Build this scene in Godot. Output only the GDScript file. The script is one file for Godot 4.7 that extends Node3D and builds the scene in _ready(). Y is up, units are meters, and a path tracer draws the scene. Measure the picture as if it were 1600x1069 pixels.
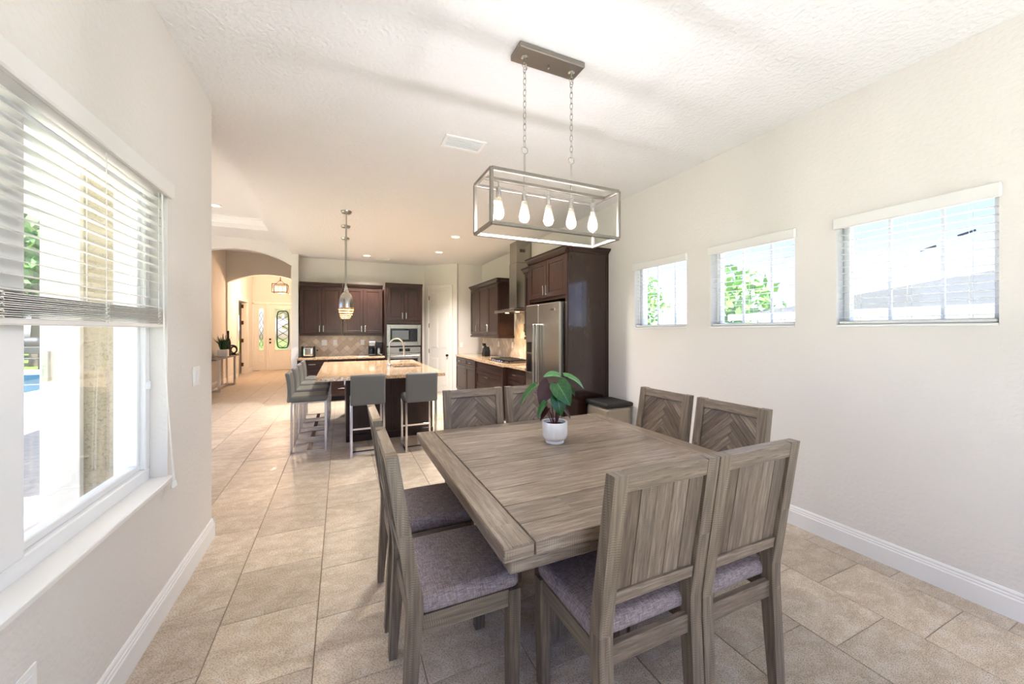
extends Node3D
# Open-plan dining room, kitchen and hall. X runs right, Y up, and D (= -z) along the room towards the kitchen.

const CEIL := 2.97
var M := {}
var meshes := {}
var names := {}
var rng := RandomNumberGenerator.new()


func _ready() -> void:
	rng.seed = 7
	lens_and_light()
	materials()
	shell()
	floor_tiles()
	openings()
	outside()
	dining()
	kitchen_back()
	kitchen_right()
	island()
	hall()
	fittings()


# ------------------------------------------------------------------ camera and daylight
func lens_and_light() -> void:
	var cam := Camera3D.new()
	cam.name = "camera"
	cam.near = 0.05
	cam.far = 300.0
	cam.projection = Camera3D.PROJECTION_FRUSTUM
	cam.size = 1069.0 / 591.3 * 0.05
	cam.frustum_offset = Vector2(0, -17.1 / 591.3 * 0.05)
	cam.position = Vector3(0, 1.42, 0)
	cam.rotation.y = -0.4239
	add_child(cam)
	cam.current = true
	var e := Environment.new()
	e.background_mode = Environment.BG_SKY
	var sm := ProceduralSkyMaterial.new()
	sm.sky_top_color = Color(0.42, 0.57, 0.90)
	sm.sky_horizon_color = Color(0.93, 0.96, 1.0)
	sm.sky_curve = 0.06
	sm.ground_bottom_color = Color(0.45, 0.47, 0.4)
	sm.ground_horizon_color = Color(0.8, 0.82, 0.8)
	sm.sky_energy_multiplier = 1.3
	sm.ground_energy_multiplier = 0.6
	sm.sun_angle_max = 1.0
	var sky := Sky.new()
	sky.sky_material = sm
	e.sky = sky
	e.tonemap_mode = Environment.TONE_MAPPER_LINEAR
	e.tonemap_exposure = 1.97
	e.sdfgi_enabled = true
	e.ssao_enabled = true
	e.ssil_enabled = true
	var w := WorldEnvironment.new()
	w.name = "environment"
	w.environment = e
	add_child(w)
	var sun := DirectionalLight3D.new()
	sun.name = "sun"
	sun.light_color = Color(0.94, 0.97, 1.0)
	sun.light_energy = 9.0
	sun.light_angular_distance = 0.6
	sun.shadow_enabled = true
	add_child(sun)
	sun.look_at_from_position(Vector3(-2.5, 21, 9.5), Vector3.ZERO)


# ------------------------------------------------------------------ helpers: meshes
func tri(st: SurfaceTool, a: Vector3, b: Vector3, c: Vector3, n: Vector3, ua := Vector2.ZERO, ub := Vector2.ZERO, uc := Vector2.ZERO) -> void:
	st.set_normal(n)
	var flip := (b - a).cross(c - a).dot(n) > 0.0
	st.set_uv(ua)
	st.add_vertex(a)
	st.set_normal(n)
	st.set_uv(uc if flip else ub)
	st.add_vertex(c if flip else b)
	st.set_normal(n)
	st.set_uv(ub if flip else uc)
	st.add_vertex(b if flip else c)


func tri3(st: SurfaceTool, p: Array, n: Array, u: Array) -> void:
	var f: Vector3 = (p[1] - p[0]).cross(p[2] - p[0])
	var order := [0, 2, 1] if f.dot(n[0] + n[1] + n[2]) > 0.0 else [0, 1, 2]
	for i in order:
		st.set_normal(n[i])
		st.set_uv(u[i])
		st.add_vertex(p[i])


func quad(st: SurfaceTool, a: Vector3, b: Vector3, c: Vector3, d: Vector3, n: Vector3, g := 0) -> void:
	var uv := []
	var ax := n.abs().max_axis_index()
	var ua := g if g != ax else (ax + 1) % 3
	var va := 3 - ua - ax
	for p in [a, b, c, d]:
		uv.append(Vector2(p[ua], p[va] + p[ax] * 0.3))
	tri(st, a, b, c, n, uv[0], uv[1], uv[2])
	tri(st, a, c, d, n, uv[0], uv[2], uv[3])


func new_st() -> SurfaceTool:
	var st := SurfaceTool.new()
	st.begin(Mesh.PRIMITIVE_TRIANGLES)
	return st


func add_box(st: SurfaceTool, c: Vector3, s: Vector3, ch := 0.0, g := 0) -> void:
	var h := s * 0.5
	ch = minf(ch, minf(h.x, minf(h.y, h.z)) * 0.6)
	for i in 3:
		var j := (i + 1) % 3
		var k := (i + 2) % 3
		for sg in [-1.0, 1.0]:
			var n := Vector3.ZERO
			n[i] = sg
			var q := []
			for t in [[-1, -1], [1, -1], [1, 1], [-1, 1]]:
				var p := Vector3.ZERO
				p[i] = sg * h[i]
				p[j] = t[0] * (h[j] - ch)
				p[k] = t[1] * (h[k] - ch)
				q.append(c + p)
			quad(st, q[0], q[1], q[2], q[3], n, g)
			if ch <= 0.0:
				continue
			for sj in [-1.0, 1.0]:          # edge between face i and face j, running along k
				var ne := Vector3.ZERO
				ne[i] = sg
				ne[j] = sj
				var r := []
				for t in [[0, -1], [1, -1], [1, 1], [0, 1]]:
					var p := Vector3.ZERO
					p[i] = sg * (h[i] - (0.0 if t[0] == 0 else ch))
					p[j] = sj * (h[j] - (ch if t[0] == 0 else 0.0))
					p[k] = t[1] * (h[k] - ch)
					r.append(c + p)
				quad(st, r[0], r[1], r[2], r[3], ne.normalized(), g)
				if i == 0:
					for sk in [-1.0, 1.0]:
						var o := Vector3(sg, sj, sk)
						var v := []
						for m in 3:
							var p := Vector3.ZERO
							for m2 in 3:
								p[m2] = o[m2] * (h[m2] - (0.0 if m2 == m else ch))
							v.append(c + p)
						tri(st, v[0], v[1], v[2], o.normalized())


func bmesh(s: Vector3, ch := 0.0, g := 0) -> Mesh:
	var key := "%.4v %.4f %d" % [s, ch, g]
	if not meshes.has(key):
		var st := new_st()
		add_box(st, Vector3.ZERO, s, ch, g)
		meshes[key] = st.commit()
	return meshes[key]


func boxes(list: Array, ch := 0.0, g := 0) -> Mesh:        # several boxes that make up one part: [centre, size]
	var st := new_st()
	for b in list:
		add_box(st, b[0], b[1], ch, g)
	return st.commit()


func add_extrude(st: SurfaceTool, poly: PackedVector2Array, z0: float, z1: float, g := 0, xf := Transform3D()) -> void:
	var idx := Geometry2D.triangulate_polygon(poly)
	var nb := xf.basis
	for zz in [[z0, -1.0], [z1, 1.0]]:
		for t in idx.size() / 3:
			var p := []
			var u := []
			for q in 3:
				var v := poly[idx[t * 3 + q]]
				p.append(xf * Vector3(v.x, v.y, zz[0]))
				u.append(v if g == 0 else Vector2(v.y, v.x))
			tri(st, p[0], p[1], p[2], nb * Vector3(0, 0, zz[1]), u[0], u[1], u[2])
	var cw := Geometry2D.is_polygon_clockwise(poly)
	for i in poly.size():
		var a := poly[i]
		var b := poly[(i + 1) % poly.size()]
		if a.distance_to(b) < 1e-6:
			continue
		var d := (b - a).normalized()
		var n2 := Vector2(d.y, -d.x) * (-1.0 if cw else 1.0)
		var n := nb * Vector3(n2.x, n2.y, 0)
		var l0 := a.x if g == 0 else a.y
		var l1 := b.x if g == 0 else b.y
		if g == 2:
			var q := [xf * Vector3(a.x, a.y, z0), xf * Vector3(b.x, b.y, z0), xf * Vector3(b.x, b.y, z1), xf * Vector3(a.x, a.y, z1)]
			var w := a.distance_to(b)
			tri(st, q[0], q[1], q[2], n, Vector2(z0, 0), Vector2(z0, w), Vector2(z1, w))
			tri(st, q[0], q[2], q[3], n, Vector2(z0, 0), Vector2(z1, w), Vector2(z1, 0))
			continue
		var pa := xf * Vector3(a.x, a.y, z0)
		var pb := xf * Vector3(b.x, b.y, z0)
		var pc := xf * Vector3(b.x, b.y, z1)
		var pd := xf * Vector3(a.x, a.y, z1)
		tri(st, pa, pb, pc, n, Vector2(l0, z0), Vector2(l1, z0), Vector2(l1, z1))
		tri(st, pa, pc, pd, n, Vector2(l0, z0), Vector2(l1, z1), Vector2(l0, z1))


func extrude(poly: PackedVector2Array, depth: float, g := 0) -> Mesh:
	var st := new_st()
	add_extrude(st, poly, -depth / 2, depth / 2, g)
	return st.commit()


func add_lathe(st: SurfaceTool, prof: Array, segs := 28, at := Vector3.ZERO) -> void:
	var nn := []
	for i in prof.size() - 1:
		var d: Vector2 = prof[i + 1] - prof[i]
		nn.append(Vector2(d.y, -d.x).normalized())
	for i in prof.size() - 1:
		var na: Vector2 = nn[i]
		var nb: Vector2 = nn[i]
		if i > 0 and nn[i - 1].dot(nn[i]) > 0.6:
			na = (nn[i - 1] + nn[i]).normalized()
		if i < prof.size() - 2 and nn[i + 1].dot(nn[i]) > 0.6:
			nb = (nn[i + 1] + nn[i]).normalized()
		for s in segs:
			var a0 := TAU * s / segs
			var a1 := TAU * (s + 1) / segs
			var P := []
			var N := []
			var U := []
			for t in [[prof[i], na, a0], [prof[i + 1], nb, a0], [prof[i + 1], nb, a1], [prof[i], na, a1]]:
				var ca := cos(t[2])
				var sa := sin(t[2])
				P.append(at + Vector3(t[0].x * ca, t[0].y, t[0].x * sa))
				N.append(Vector3(t[1].x * ca, t[1].y, t[1].x * sa))
				U.append(Vector2(t[2] / TAU, t[0].y))
			tri3(st, [P[0], P[1], P[2]], [N[0], N[1], N[2]], [U[0], U[1], U[2]])
			tri3(st, [P[0], P[2], P[3]], [N[0], N[2], N[3]], [U[0], U[2], U[3]])


func lathe(prof: Array, segs := 28) -> Mesh:
	var st := new_st()
	add_lathe(st, prof, segs)
	return st.commit()


func add_tube(st: SurfaceTool, pts: Array, r: float, segs := 8, closed := false, r_end := -1.0) -> void:
	var n := pts.size()
	var rings := []
	var norms := []
	var up := Vector3.ZERO
	for i in n:
		var a: Vector3 = pts[(i - 1 + n) % n] if (closed or i > 0) else pts[i]
		var b: Vector3 = pts[(i + 1) % n] if (closed or i < n - 1) else pts[i]
		var d := (b - a).normalized()
		if up == Vector3.ZERO:
			up = Vector3.UP.cross(d) if absf(d.y) < 0.9 else Vector3.RIGHT.cross(d)
		up = (up - d * up.dot(d)).normalized()
		var v := d.cross(up)
		var rr := r if r_end < 0.0 else lerpf(r, r_end, float(i) / (n - 1))
		var ring := []
		var nr := []
		for s in segs:
			var ang := TAU * s / segs
			var dir := up * cos(ang) + v * sin(ang)
			ring.append(pts[i] + dir * rr)
			nr.append(dir)
		rings.append(ring)
		norms.append(nr)
	for i in (n if closed else n - 1):
		var j := (i + 1) % n
		for s in segs:
			var t := (s + 1) % segs
			var u := [Vector2(i, s), Vector2(j, s), Vector2(j, t)]
			tri3(st, [rings[i][s], rings[j][s], rings[j][t]], [norms[i][s], norms[j][s], norms[j][t]], u)
			tri3(st, [rings[i][s], rings[j][t], rings[i][t]], [norms[i][s], norms[j][t], norms[i][t]], u)
	if not closed:
		for e in [0, n - 1]:
			var d: Vector3 = (pts[0] - pts[1] if e == 0 else pts[n - 1] - pts[n - 2]).normalized()
			for s in segs:
				tri(st, pts[e], rings[e][s], rings[e][(s + 1) % segs], d)


func tube(pts: Array, r: float, segs := 8, closed := false, r_end := -1.0) -> Mesh:
	var st := new_st()
	add_tube(st, pts, r, segs, closed, r_end)
	return st.commit()


func cushion(s: Vector3, r: float, dome := 0.0, n := 12, bend := 0.0) -> Mesh:      # padded block with rounded edges
	var h := s * 0.5
	var core := h - Vector3.ONE * minf(r, minf(h.x, minf(h.y, h.z)))
	var at := func(q: Vector3) -> Array:
		var c := q.clamp(-core, core)
		var nrm := (q - c).normalized()
		var p := c + nrm * minf(r, minf(h.x, minf(h.y, h.z)))
		if dome != 0.0 and p.y > 0.0:
			p.y += dome * (1.0 - pow(p.x / h.x, 2.0)) * (1.0 - pow(p.z / h.z, 2.0))
		p.z += bend * pow(p.y / h.y, 2.0)
		return [p, nrm]
	var st := new_st()
	for i in 3:
		var j := (i + 1) % 3
		var k := (i + 2) % 3
		for sg in [-1.0, 1.0]:
			for a in n:
				for b in n:
					var P := []
					var N := []
					var U := []
					for t in [[a, b], [a + 1, b], [a + 1, b + 1], [a, b + 1]]:
						var q := Vector3.ZERO
						q[i] = sg * h[i]
						q[j] = sin((float(t[0]) / n - 0.5) * PI) * h[j]
						q[k] = sin((float(t[1]) / n - 0.5) * PI) * h[k]
						var pn: Array = at.call(q)
						P.append(pn[0])
						N.append(pn[1])
						U.append(Vector2(pn[0][j], pn[0][k]))
					tri3(st, [P[0], P[1], P[2]], [N[0], N[1], N[2]], [U[0], U[1], U[2]])
					tri3(st, [P[0], P[2], P[3]], [N[0], N[2], N[3]], [U[0], U[2], U[3]])
	return st.commit()


# ------------------------------------------------------------------ helpers: nodes
func numbered(n: String) -> String:
	var k: int = names.get(n, 0)
	names[n] = k + 1
	return n if k == 0 else "%s_%03d" % [n, k]


func origin_of(p: Node) -> Vector3:
	var o := Vector3.ZERO
	while p is Node3D and p != self:
		o += p.position
		p = p.get_parent()
	return o


func tag(o: Node, label := "", category := "", group := "", kind := "") -> Node:
	if label:
		o.set_meta("label", label)
	if category:
		o.set_meta("category", category)
	if group:
		o.set_meta("group", group)
	if kind:
		o.set_meta("kind", kind)
	return o


func thing(called: String, label: String, category: String, at: Vector3, group := "") -> Node3D:
	var o := Node3D.new()
	o.name = numbered(called)
	add_child(o)
	o.position = at
	tag(o, label, category, group)
	return o


func structure(called: String, mesh: Mesh, mat: Material, at := Vector3.ZERO, label := "") -> MeshInstance3D:
	var o := put(called, mesh, mat, self, at)
	tag(o, label, "", "", "structure")
	return o


# a mesh at a position given in room coordinates (parents are not turned)
func put(called: String, mesh: Mesh, mat: Material, parent: Node, at := Vector3.ZERO, turn := Vector3.ZERO) -> MeshInstance3D:
	var o := MeshInstance3D.new()
	o.mesh = mesh
	o.material_override = mat
	o.name = numbered(called) if parent == self else called
	parent.add_child(o, true)
	o.position = at - (origin_of(parent) if parent != self else Vector3.ZERO)
	o.rotation = turn
	return o


# the same in the parent's own coordinates
func loc(called: String, mesh: Mesh, mat: Material, parent: Node, at := Vector3.ZERO, turn := Vector3.ZERO) -> MeshInstance3D:
	var o := MeshInstance3D.new()
	o.mesh = mesh
	o.material_override = mat
	o.name = called
	parent.add_child(o, true)
	o.position = at
	o.rotation = turn
	return o


func bx(called: String, x0: float, x1: float, y0: float, y1: float, d0: float, d1: float, mat: Material, parent: Node = self, ch := 0.002, g := 0) -> MeshInstance3D:
	return put(called, bmesh(Vector3(x1 - x0, y1 - y0, d1 - d0), ch, g), mat, parent, Vector3((x0 + x1) / 2, (y0 + y1) / 2, -(d0 + d1) / 2))


func P(x: float, y: float, d: float) -> Vector3:
	return Vector3(x, y, -d)


# wall slab with rectangular holes: along = 0 the wall runs along X (thick in D), along = 2 it runs along D (thick in X)
func holed(a0: float, a1: float, y0: float, y1: float, t0: float, t1: float, along: int, holes: Array) -> Mesh:
	var xs := [a0, a1]
	var ys := [y0, y1]
	for h in holes:
		xs.append_array([h[0], h[1]])
		ys.append_array([h[2], h[3]])
	xs.sort()
	ys.sort()
	var st := new_st()
	for i in xs.size() - 1:
		for j in ys.size() - 1:
			var cx: float = (xs[i] + xs[i + 1]) / 2
			var cy: float = (ys[j] + ys[j + 1]) / 2
			var w: float = xs[i + 1] - xs[i]
			var hh: float = ys[j + 1] - ys[j]
			if w < 1e-5 or hh < 1e-5 or cx < a0 or cx > a1 or cy < y0 or cy > y1:
				continue
			var open := false
			for h in holes:
				open = open or (cx > h[0] and cx < h[1] and cy > h[2] and cy < h[3])
			if open:
				continue
			var tc := (t0 + t1) / 2
			if along == 0:
				add_box(st, Vector3(cx, cy, -tc), Vector3(w, hh, t1 - t0))
			else:
				add_box(st, Vector3(tc, cy, -cx), Vector3(t1 - t0, hh, w))
	return st.commit()


# ------------------------------------------------------------------ materials
func std(col: Color, rough := 0.6, metal := 0.0, spec := 0.5) -> StandardMaterial3D:
	var m := StandardMaterial3D.new()
	m.albedo_color = col
	m.roughness = rough
	m.metallic = metal
	m.metallic_specular = spec
	return m


func noise(freq: float, octaves := 4, sd := 1, type := FastNoiseLite.TYPE_SIMPLEX_SMOOTH) -> FastNoiseLite:
	var n := FastNoiseLite.new()
	n.noise_type = type
	n.frequency = freq
	n.fractal_octaves = octaves
	n.seed = sd
	return n


func relief(freq: float, strength: float, sd := 1, size := 256) -> NoiseTexture2D:
	var t := NoiseTexture2D.new()
	t.width = size
	t.height = size
	t.seamless = true
	t.as_normal_map = true
	t.bump_strength = strength
	t.noise = noise(freq, 3, sd)
	return t


func picture(w: int, h: int, fn: Callable) -> ImageTexture:
	var data := PackedByteArray()
	data.resize(w * h * 3)
	var i := 0
	for y in h:
		for x in w:
			var c: Color = fn.call(x, y)
			data[i] = int(clampf(c.r, 0, 1) * 255)
			data[i + 1] = int(clampf(c.g, 0, 1) * 255)
			data[i + 2] = int(clampf(c.b, 0, 1) * 255)
			i += 3
	return ImageTexture.create_from_image(Image.create_from_data(w, h, false, Image.FORMAT_RGB8, data))


func wood_variants(tex: Texture2D, tints: Array, rough: float, scale := Vector3(1, 1, 1), spec := 0.5) -> Array:
	var out := []
	for i in tints.size():
		var m := std(tints[i], rough, 0.0, spec)
		m.albedo_texture = tex
		m.uv1_scale = scale
		m.uv1_offset = Vector3(0.137 * i + 0.2, 0.231 * i + 0.1, 0)
		out.append(m)
	return out


func triplanar(m: StandardMaterial3D, tex: Texture2D, scale: float, world := true) -> StandardMaterial3D:
	m.albedo_texture = tex
	m.uv1_triplanar = true
	m.uv1_world_triplanar = world
	m.uv1_scale = Vector3.ONE * scale
	return m


func bumpy(m: StandardMaterial3D, tex: Texture2D, scale: float, depth: float, world := true) -> StandardMaterial3D:
	m.normal_enabled = true
	m.normal_texture = tex
	m.normal_scale = depth
	m.uv1_triplanar = true
	m.uv1_world_triplanar = world
	m.uv1_scale = Vector3.ONE * scale
	return m


func materials() -> void:
	var peel := relief(0.05, 6.0, 3)
	M.wall = bumpy(std(Color(0.885, 0.866, 0.845), 0.75, 0.0, 0.35), peel, 2.2, 0.12)
	M.ceiling = bumpy(std(Color(0.89, 0.885, 0.88), 0.9, 0.0, 0.2), relief(0.06, 8.0, 5), 1.6, 0.2)
	M.white = std(Color(0.93, 0.925, 0.915), 0.35, 0.0, 0.5)
	M.door_white = std(Color(0.93, 0.915, 0.89), 0.4)
	M.vinyl = std(Color(0.94, 0.945, 0.95), 0.3)
	M.slat = std(Color(0.90, 0.893, 0.88), 0.35)
	M.slat.backlight_enabled = true
	M.slat.backlight = Color(0.25, 0.24, 0.2)
	M.plate = std(Color(0.95, 0.95, 0.94), 0.3)
	M.cord = std(Color(0.94, 0.93, 0.9), 0.7)
	var g := std(Color(0.9, 0.96, 0.94, 0.06), 0.02)
	g.transparency = BaseMaterial3D.TRANSPARENCY_ALPHA
	M.glass = g
	M.leaded_glass = std(Color(0.93, 0.97, 0.93, 0.4), 0.2)
	M.leaded_glass.transparency = BaseMaterial3D.TRANSPARENCY_ALPHA
	var bg := std(Color(1, 0.97, 0.92, 0.08), 0.02)
	bg.transparency = BaseMaterial3D.TRANSPARENCY_ALPHA
	M.bulb_glass = bg
	# floor stone
	var na := noise(0.006, 5, 11)
	var nb := noise(0.035, 4, 12)
	var nc := noise(0.16, 2, 13)
	var nd := noise(0.011, 3, 14)
	var stone := picture(768, 768, func(x: int, y: int) -> Color:
		var v := na.get_noise_2d(x * 0.7, y * 1.6)
		var mid := nb.get_noise_2d(x * 0.55, y * 1.5)
		var pit := nc.get_noise_2d(x * 0.75, y * 1.7)
		var pale := nd.get_noise_2d(x * 0.8 + 300, y * 1.4)
		var c := Color(0.84, 0.775, 0.695).lerp(Color(0.745, 0.675, 0.59), clampf(0.5 + v * 1.1, 0, 1))
		c = c.lerp(Color(0.895, 0.865, 0.82), clampf(pale * 2.0 - 0.2, 0, 0.6))
		c = c.lerp(Color(0.86, 0.79, 0.70), clampf(mid * 2.2, 0, 0.6))
		if pit > 0.2:
			c = c.lerp(Color(0.50, 0.43, 0.36), clampf((pit - 0.2) * 3.2, 0, 0.7))
		if pit < -0.3:
			c = c.lerp(Color(0.87, 0.84, 0.79), 0.45)
		return c)
	M.tiles = []
	for i in 12:
		var m := std(Color(1, 1, 1).darkened(0.04 * (i % 3)), 0.36, 0.0, 0.45)
		triplanar(m, stone, 1.1, false)
		m.uv1_offset = Vector3(0.27 + 0.041 * i, 0.5, 0.73 - 0.037 * i)
		M.tiles.append(m)
	M.tile_far = triplanar(std(Color(0.97, 0.97, 0.97), 0.36, 0.0, 0.45), stone, 1.1)
	M.grout = std(Color(0.56, 0.49, 0.42), 0.9)
	# weathered grey-brown wood, grain along u
	var wa := noise(0.012, 4, 21)
	var wb := noise(0.09, 3, 22)
	var wc := noise(0.02, 2, 23)
	var wood := picture(768, 512, func(x: int, y: int) -> Color:
		var grain := wa.get_noise_2d(x * 0.35, y * 5.0)
		var fine := wb.get_noise_2d(x * 0.12, y * 4.0)
		var patch := wc.get_noise_2d(x * 0.5 + 50, y * 1.2)
		var saw := sin(x * 1.05 + sin(y * 0.05) * 1.2 + patch * 2.0) * clampf(patch * 3.0 + 0.1, 0, 1)
		var v := 0.5 + grain * 0.55 + fine * 0.38 + saw * 0.14
		var c := Color(0.67, 0.62, 0.57).lerp(Color(0.43, 0.385, 0.345), clampf(v, 0, 1))
		if fine > 0.33:
			c = c.lerp(Color(0.30, 0.25, 0.21), clampf((fine - 0.33) * 2.6, 0, 0.6))
		return c.lerp(Color(0.74, 0.71, 0.68), clampf(-grain * 0.7 - 0.12, 0, 0.4)))
	M.wood = wood_variants(wood, [Color(0.94, 0.91, 0.88), Color(0.88, 0.855, 0.825), Color(0.9, 0.87, 0.83), Color(0.97, 0.94, 0.90), Color(0.84, 0.815, 0.785)], 0.34, Vector3(0.9, 1.3, 1), 0.5)
	M.chair = wood_variants(wood, [Color(0.82, 0.79, 0.75), Color(0.76, 0.73, 0.69), Color(0.86, 0.83, 0.78), Color(0.71, 0.67, 0.62), Color(0.9, 0.87, 0.83)], 0.36, Vector3(1.1, 1.6, 1))
	var sawn := picture(768, 512, func(x: int, y: int) -> Color:
		var grain := wa.get_noise_2d(x * 0.35, y * 5.0 + 400)
		var patch := wc.get_noise_2d(x * 0.4 + 500, y * 1.5)
		var saw := sin(x * 0.92 + y * 0.14 + grain * 4.0) * clampf(0.45 + patch * 1.6, 0, 1)
		var v := 0.5 + grain * 0.5 + saw * 0.22
		return Color(0.68, 0.635, 0.58).lerp(Color(0.37, 0.33, 0.29), clampf(v, 0, 1)))
	M.sawn = wood_variants(sawn, [Color(0.84, 0.81, 0.77), Color(0.78, 0.75, 0.71), Color(0.88, 0.85, 0.8)], 0.45, Vector3(1.1, 1.6, 1))
	# espresso cabinet wood
	var ea := noise(0.02, 4, 31)
	var espresso := picture(256, 256, func(x: int, y: int) -> Color:
		var v := 0.5 + ea.get_noise_2d(x * 0.5, y * 3.0) * 0.8
		return Color(0.225, 0.14, 0.115).lerp(Color(0.155, 0.096, 0.082), clampf(v, 0, 1)))
	M.espresso = wood_variants(espresso, [Color(1, 1, 1), Color(1, 1, 1), Color(1, 1, 1)], 0.3, Vector3(1.2, 1.2, 1), 0.45)
	M.espresso[2].roughness = 0.13
	M.espresso[2].metallic_specular = 0.6
	M.black_gap = std(Color(0.05, 0.04, 0.04), 0.8)
	# granite
	var ga := noise(0.09, 2, 41, FastNoiseLite.TYPE_CELLULAR)
	ga.cellular_return_type = FastNoiseLite.RETURN_CELL_VALUE
	var gb := noise(0.02, 3, 42)
	var granite := picture(512, 512, func(x: int, y: int) -> Color:
		var s := ga.get_noise_2d(x, y)
		var c := Color(0.80, 0.685, 0.545).lerp(Color(0.69, 0.56, 0.43), clampf(0.5 + gb.get_noise_2d(x, y) * 1.2, 0, 1))
		if s > 0.55:
			c = Color(0.88, 0.82, 0.73)
		elif s < -0.72:
			c = Color(0.30, 0.23, 0.19)
		elif s < -0.45:
			c = Color(0.58, 0.47, 0.38)
		return c)
	M.granite = triplanar(std(Color(1, 1, 1), 0.08, 0.0, 0.5), granite, 2.2)
	# fabric, leather
	var fa := noise(0.02, 3, 51)
	var fabric := picture(512, 512, func(x: int, y: int) -> Color:
		var r := RandomNumberGenerator.new()
		var warp := fa.get_noise_2d(x * 14.0, y * 0.9)
		var weft := fa.get_noise_2d(x * 0.9 + 900, y * 14.0)
		var k := 0.5 + (warp + weft) * 0.75
		return Color(0.47, 0.43, 0.428).lerp(Color(0.70, 0.66, 0.65), clampf(k, 0, 1)))
	M.fabric = std(Color(0.95, 0.93, 0.94), 0.95, 0.0, 0.2)
	M.fabric.albedo_texture = fabric
	M.fabric.uv1_scale = Vector3(2.2, 2.2, 1)
	M.leather = std(Color(0.42, 0.425, 0.42), 0.42)
	M.chrome = std(Color(0.86, 0.86, 0.87), 0.14, 1.0)
	M.brushed = std(Color(0.72, 0.71, 0.69), 0.3, 1.0)
	M.steel = std(Color(0.66, 0.64, 0.61), 0.27, 0.95)
	M.steel_dark = std(Color(0.42, 0.40, 0.38), 0.35, 0.9)
	M.nickel = std(Color(0.78, 0.77, 0.75), 0.25, 1.0)
	M.pewter = std(Color(0.55, 0.52, 0.49), 0.42, 0.75)
	M.black = std(Color(0.035, 0.035, 0.038), 0.2)
	M.black_matte = std(Color(0.06, 0.06, 0.06), 0.6)
	M.black_glass = std(Color(0.02, 0.022, 0.025), 0.06)
	M.window_grey = std(Color(0.34, 0.35, 0.36), 0.15)
	M.lead = std(Color(0.22, 0.26, 0.27), 0.5, 0.3)
	M.bronze = std(Color(0.18, 0.12, 0.09), 0.4, 0.7)
	M.hinge = std(Color(0.42, 0.30, 0.22), 0.4, 0.7)
	M.champagne = std(Color(0.60, 0.56, 0.50), 0.38, 0.6)
	M.ceramic = std(Color(0.95, 0.95, 0.945), 0.4)
	M.soil = std(Color(0.09, 0.065, 0.05), 0.95)
	M.amber = std(Color(0.86, 0.72, 0.48), 0.2, 0.7)
	# glow
	M.glow = std(Color(1, 0.95, 0.85), 0.4)
	M.glow.emission_enabled = true
	M.glow.emission = Color(1.0, 0.9, 0.75)
	M.glow.emission_energy_multiplier = 3.0
	M.filament = std(Color(1, 0.9, 0.7), 0.4)
	M.filament.emission_enabled = true
	M.filament.emission = Color(1.0, 0.84, 0.6)
	M.filament.emission_energy_multiplier = 6.0
	# plants and outside
	var veins := func(base: Color, rib: Color) -> ImageTexture:
		var ln := noise(0.05, 3, 81)
		return picture(128, 128, func(x: int, y: int) -> Color:
			var v := absf(y / 64.0 - 1.0)
			var u := x / 128.0
			var c := base.lerp(base.darkened(0.25), clampf(0.5 + ln.get_noise_2d(x, y), 0, 1))
			var side := absf(fposmod((u - v * 0.35) * 7.0, 1.0) - 0.5)
			if v < 0.05:
				c = c.lerp(rib, 0.7)
			elif side > 0.45:
				c = c.lerp(rib, 0.25)
			return c)
	M.leaf = std(Color(1, 1, 1), 0.28)
	M.leaf.albedo_texture = veins.call(Color(0.14, 0.37, 0.15), Color(0.40, 0.60, 0.36))
	M.leaf_pale = std(Color(1, 1, 1), 0.28)
	M.leaf_pale.albedo_texture = veins.call(Color(0.25, 0.47, 0.26), Color(0.55, 0.72, 0.5))
	M.leaf_maroon = std(Color(0.24, 0.085, 0.095), 0.35)
	M.stem = std(Color(0.34, 0.08, 0.11), 0.4)
	M.grass_leaf = std(Color(0.17, 0.31, 0.16), 0.5)
	for k in ["tree_a", "tree_b"]:
		var m := std(Color(0.25, 0.46, 0.14) if k == "tree_a" else Color(0.36, 0.56, 0.16), 0.7)
		m.backlight_enabled = true
		m.backlight = Color(0.25, 0.3, 0.1)
		M[k] = m
	M.bark = std(Color(0.32, 0.26, 0.2), 0.9)
	var la := noise(0.03, 4, 61)
	M.lawn = triplanar(std(Color(1, 1, 1), 0.95, 0.0, 0.1), picture(256, 256, func(x: int, y: int) -> Color:
		return Color(0.22, 0.33, 0.11).lerp(Color(0.34, 0.44, 0.17), 0.5 + la.get_noise_2d(x, y))), 0.4)
	M.paver = bumpy(std(Color(0.84, 0.83, 0.81), 0.85, 0.0, 0.2), relief(0.08, 5.0, 7), 1.0, 0.3)
	var sa := noise(0.05, 4, 71)
	M.stucco = triplanar(std(Color(1, 1, 1), 0.9, 0.0, 0.2), picture(256, 256, func(x: int, y: int) -> Color:
		var v := sa.get_noise_2d(x, y)
		return Color(0.66, 0.60, 0.49).lerp(Color(0.50, 0.45, 0.36), clampf(absf(v) * 5.0, 0, 1) * 0.0 + (1.0 if absf(v) < 0.05 else 0.0))), 1.6)
	M.gravel = bumpy(std(Color(0.62, 0.60, 0.57), 0.95, 0.0, 0.1), relief(0.1, 6.0, 9), 1.2, 0.4)
	M.house = std(Color(0.86, 0.85, 0.80), 0.9)
	M.roof = std(Color(0.18, 0.17, 0.14), 0.9)
	M.pool = std(Color(0.07, 0.24, 0.30), 0.05)
	M.cream = std(Color(0.90, 0.88, 0.82), 0.7)


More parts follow.
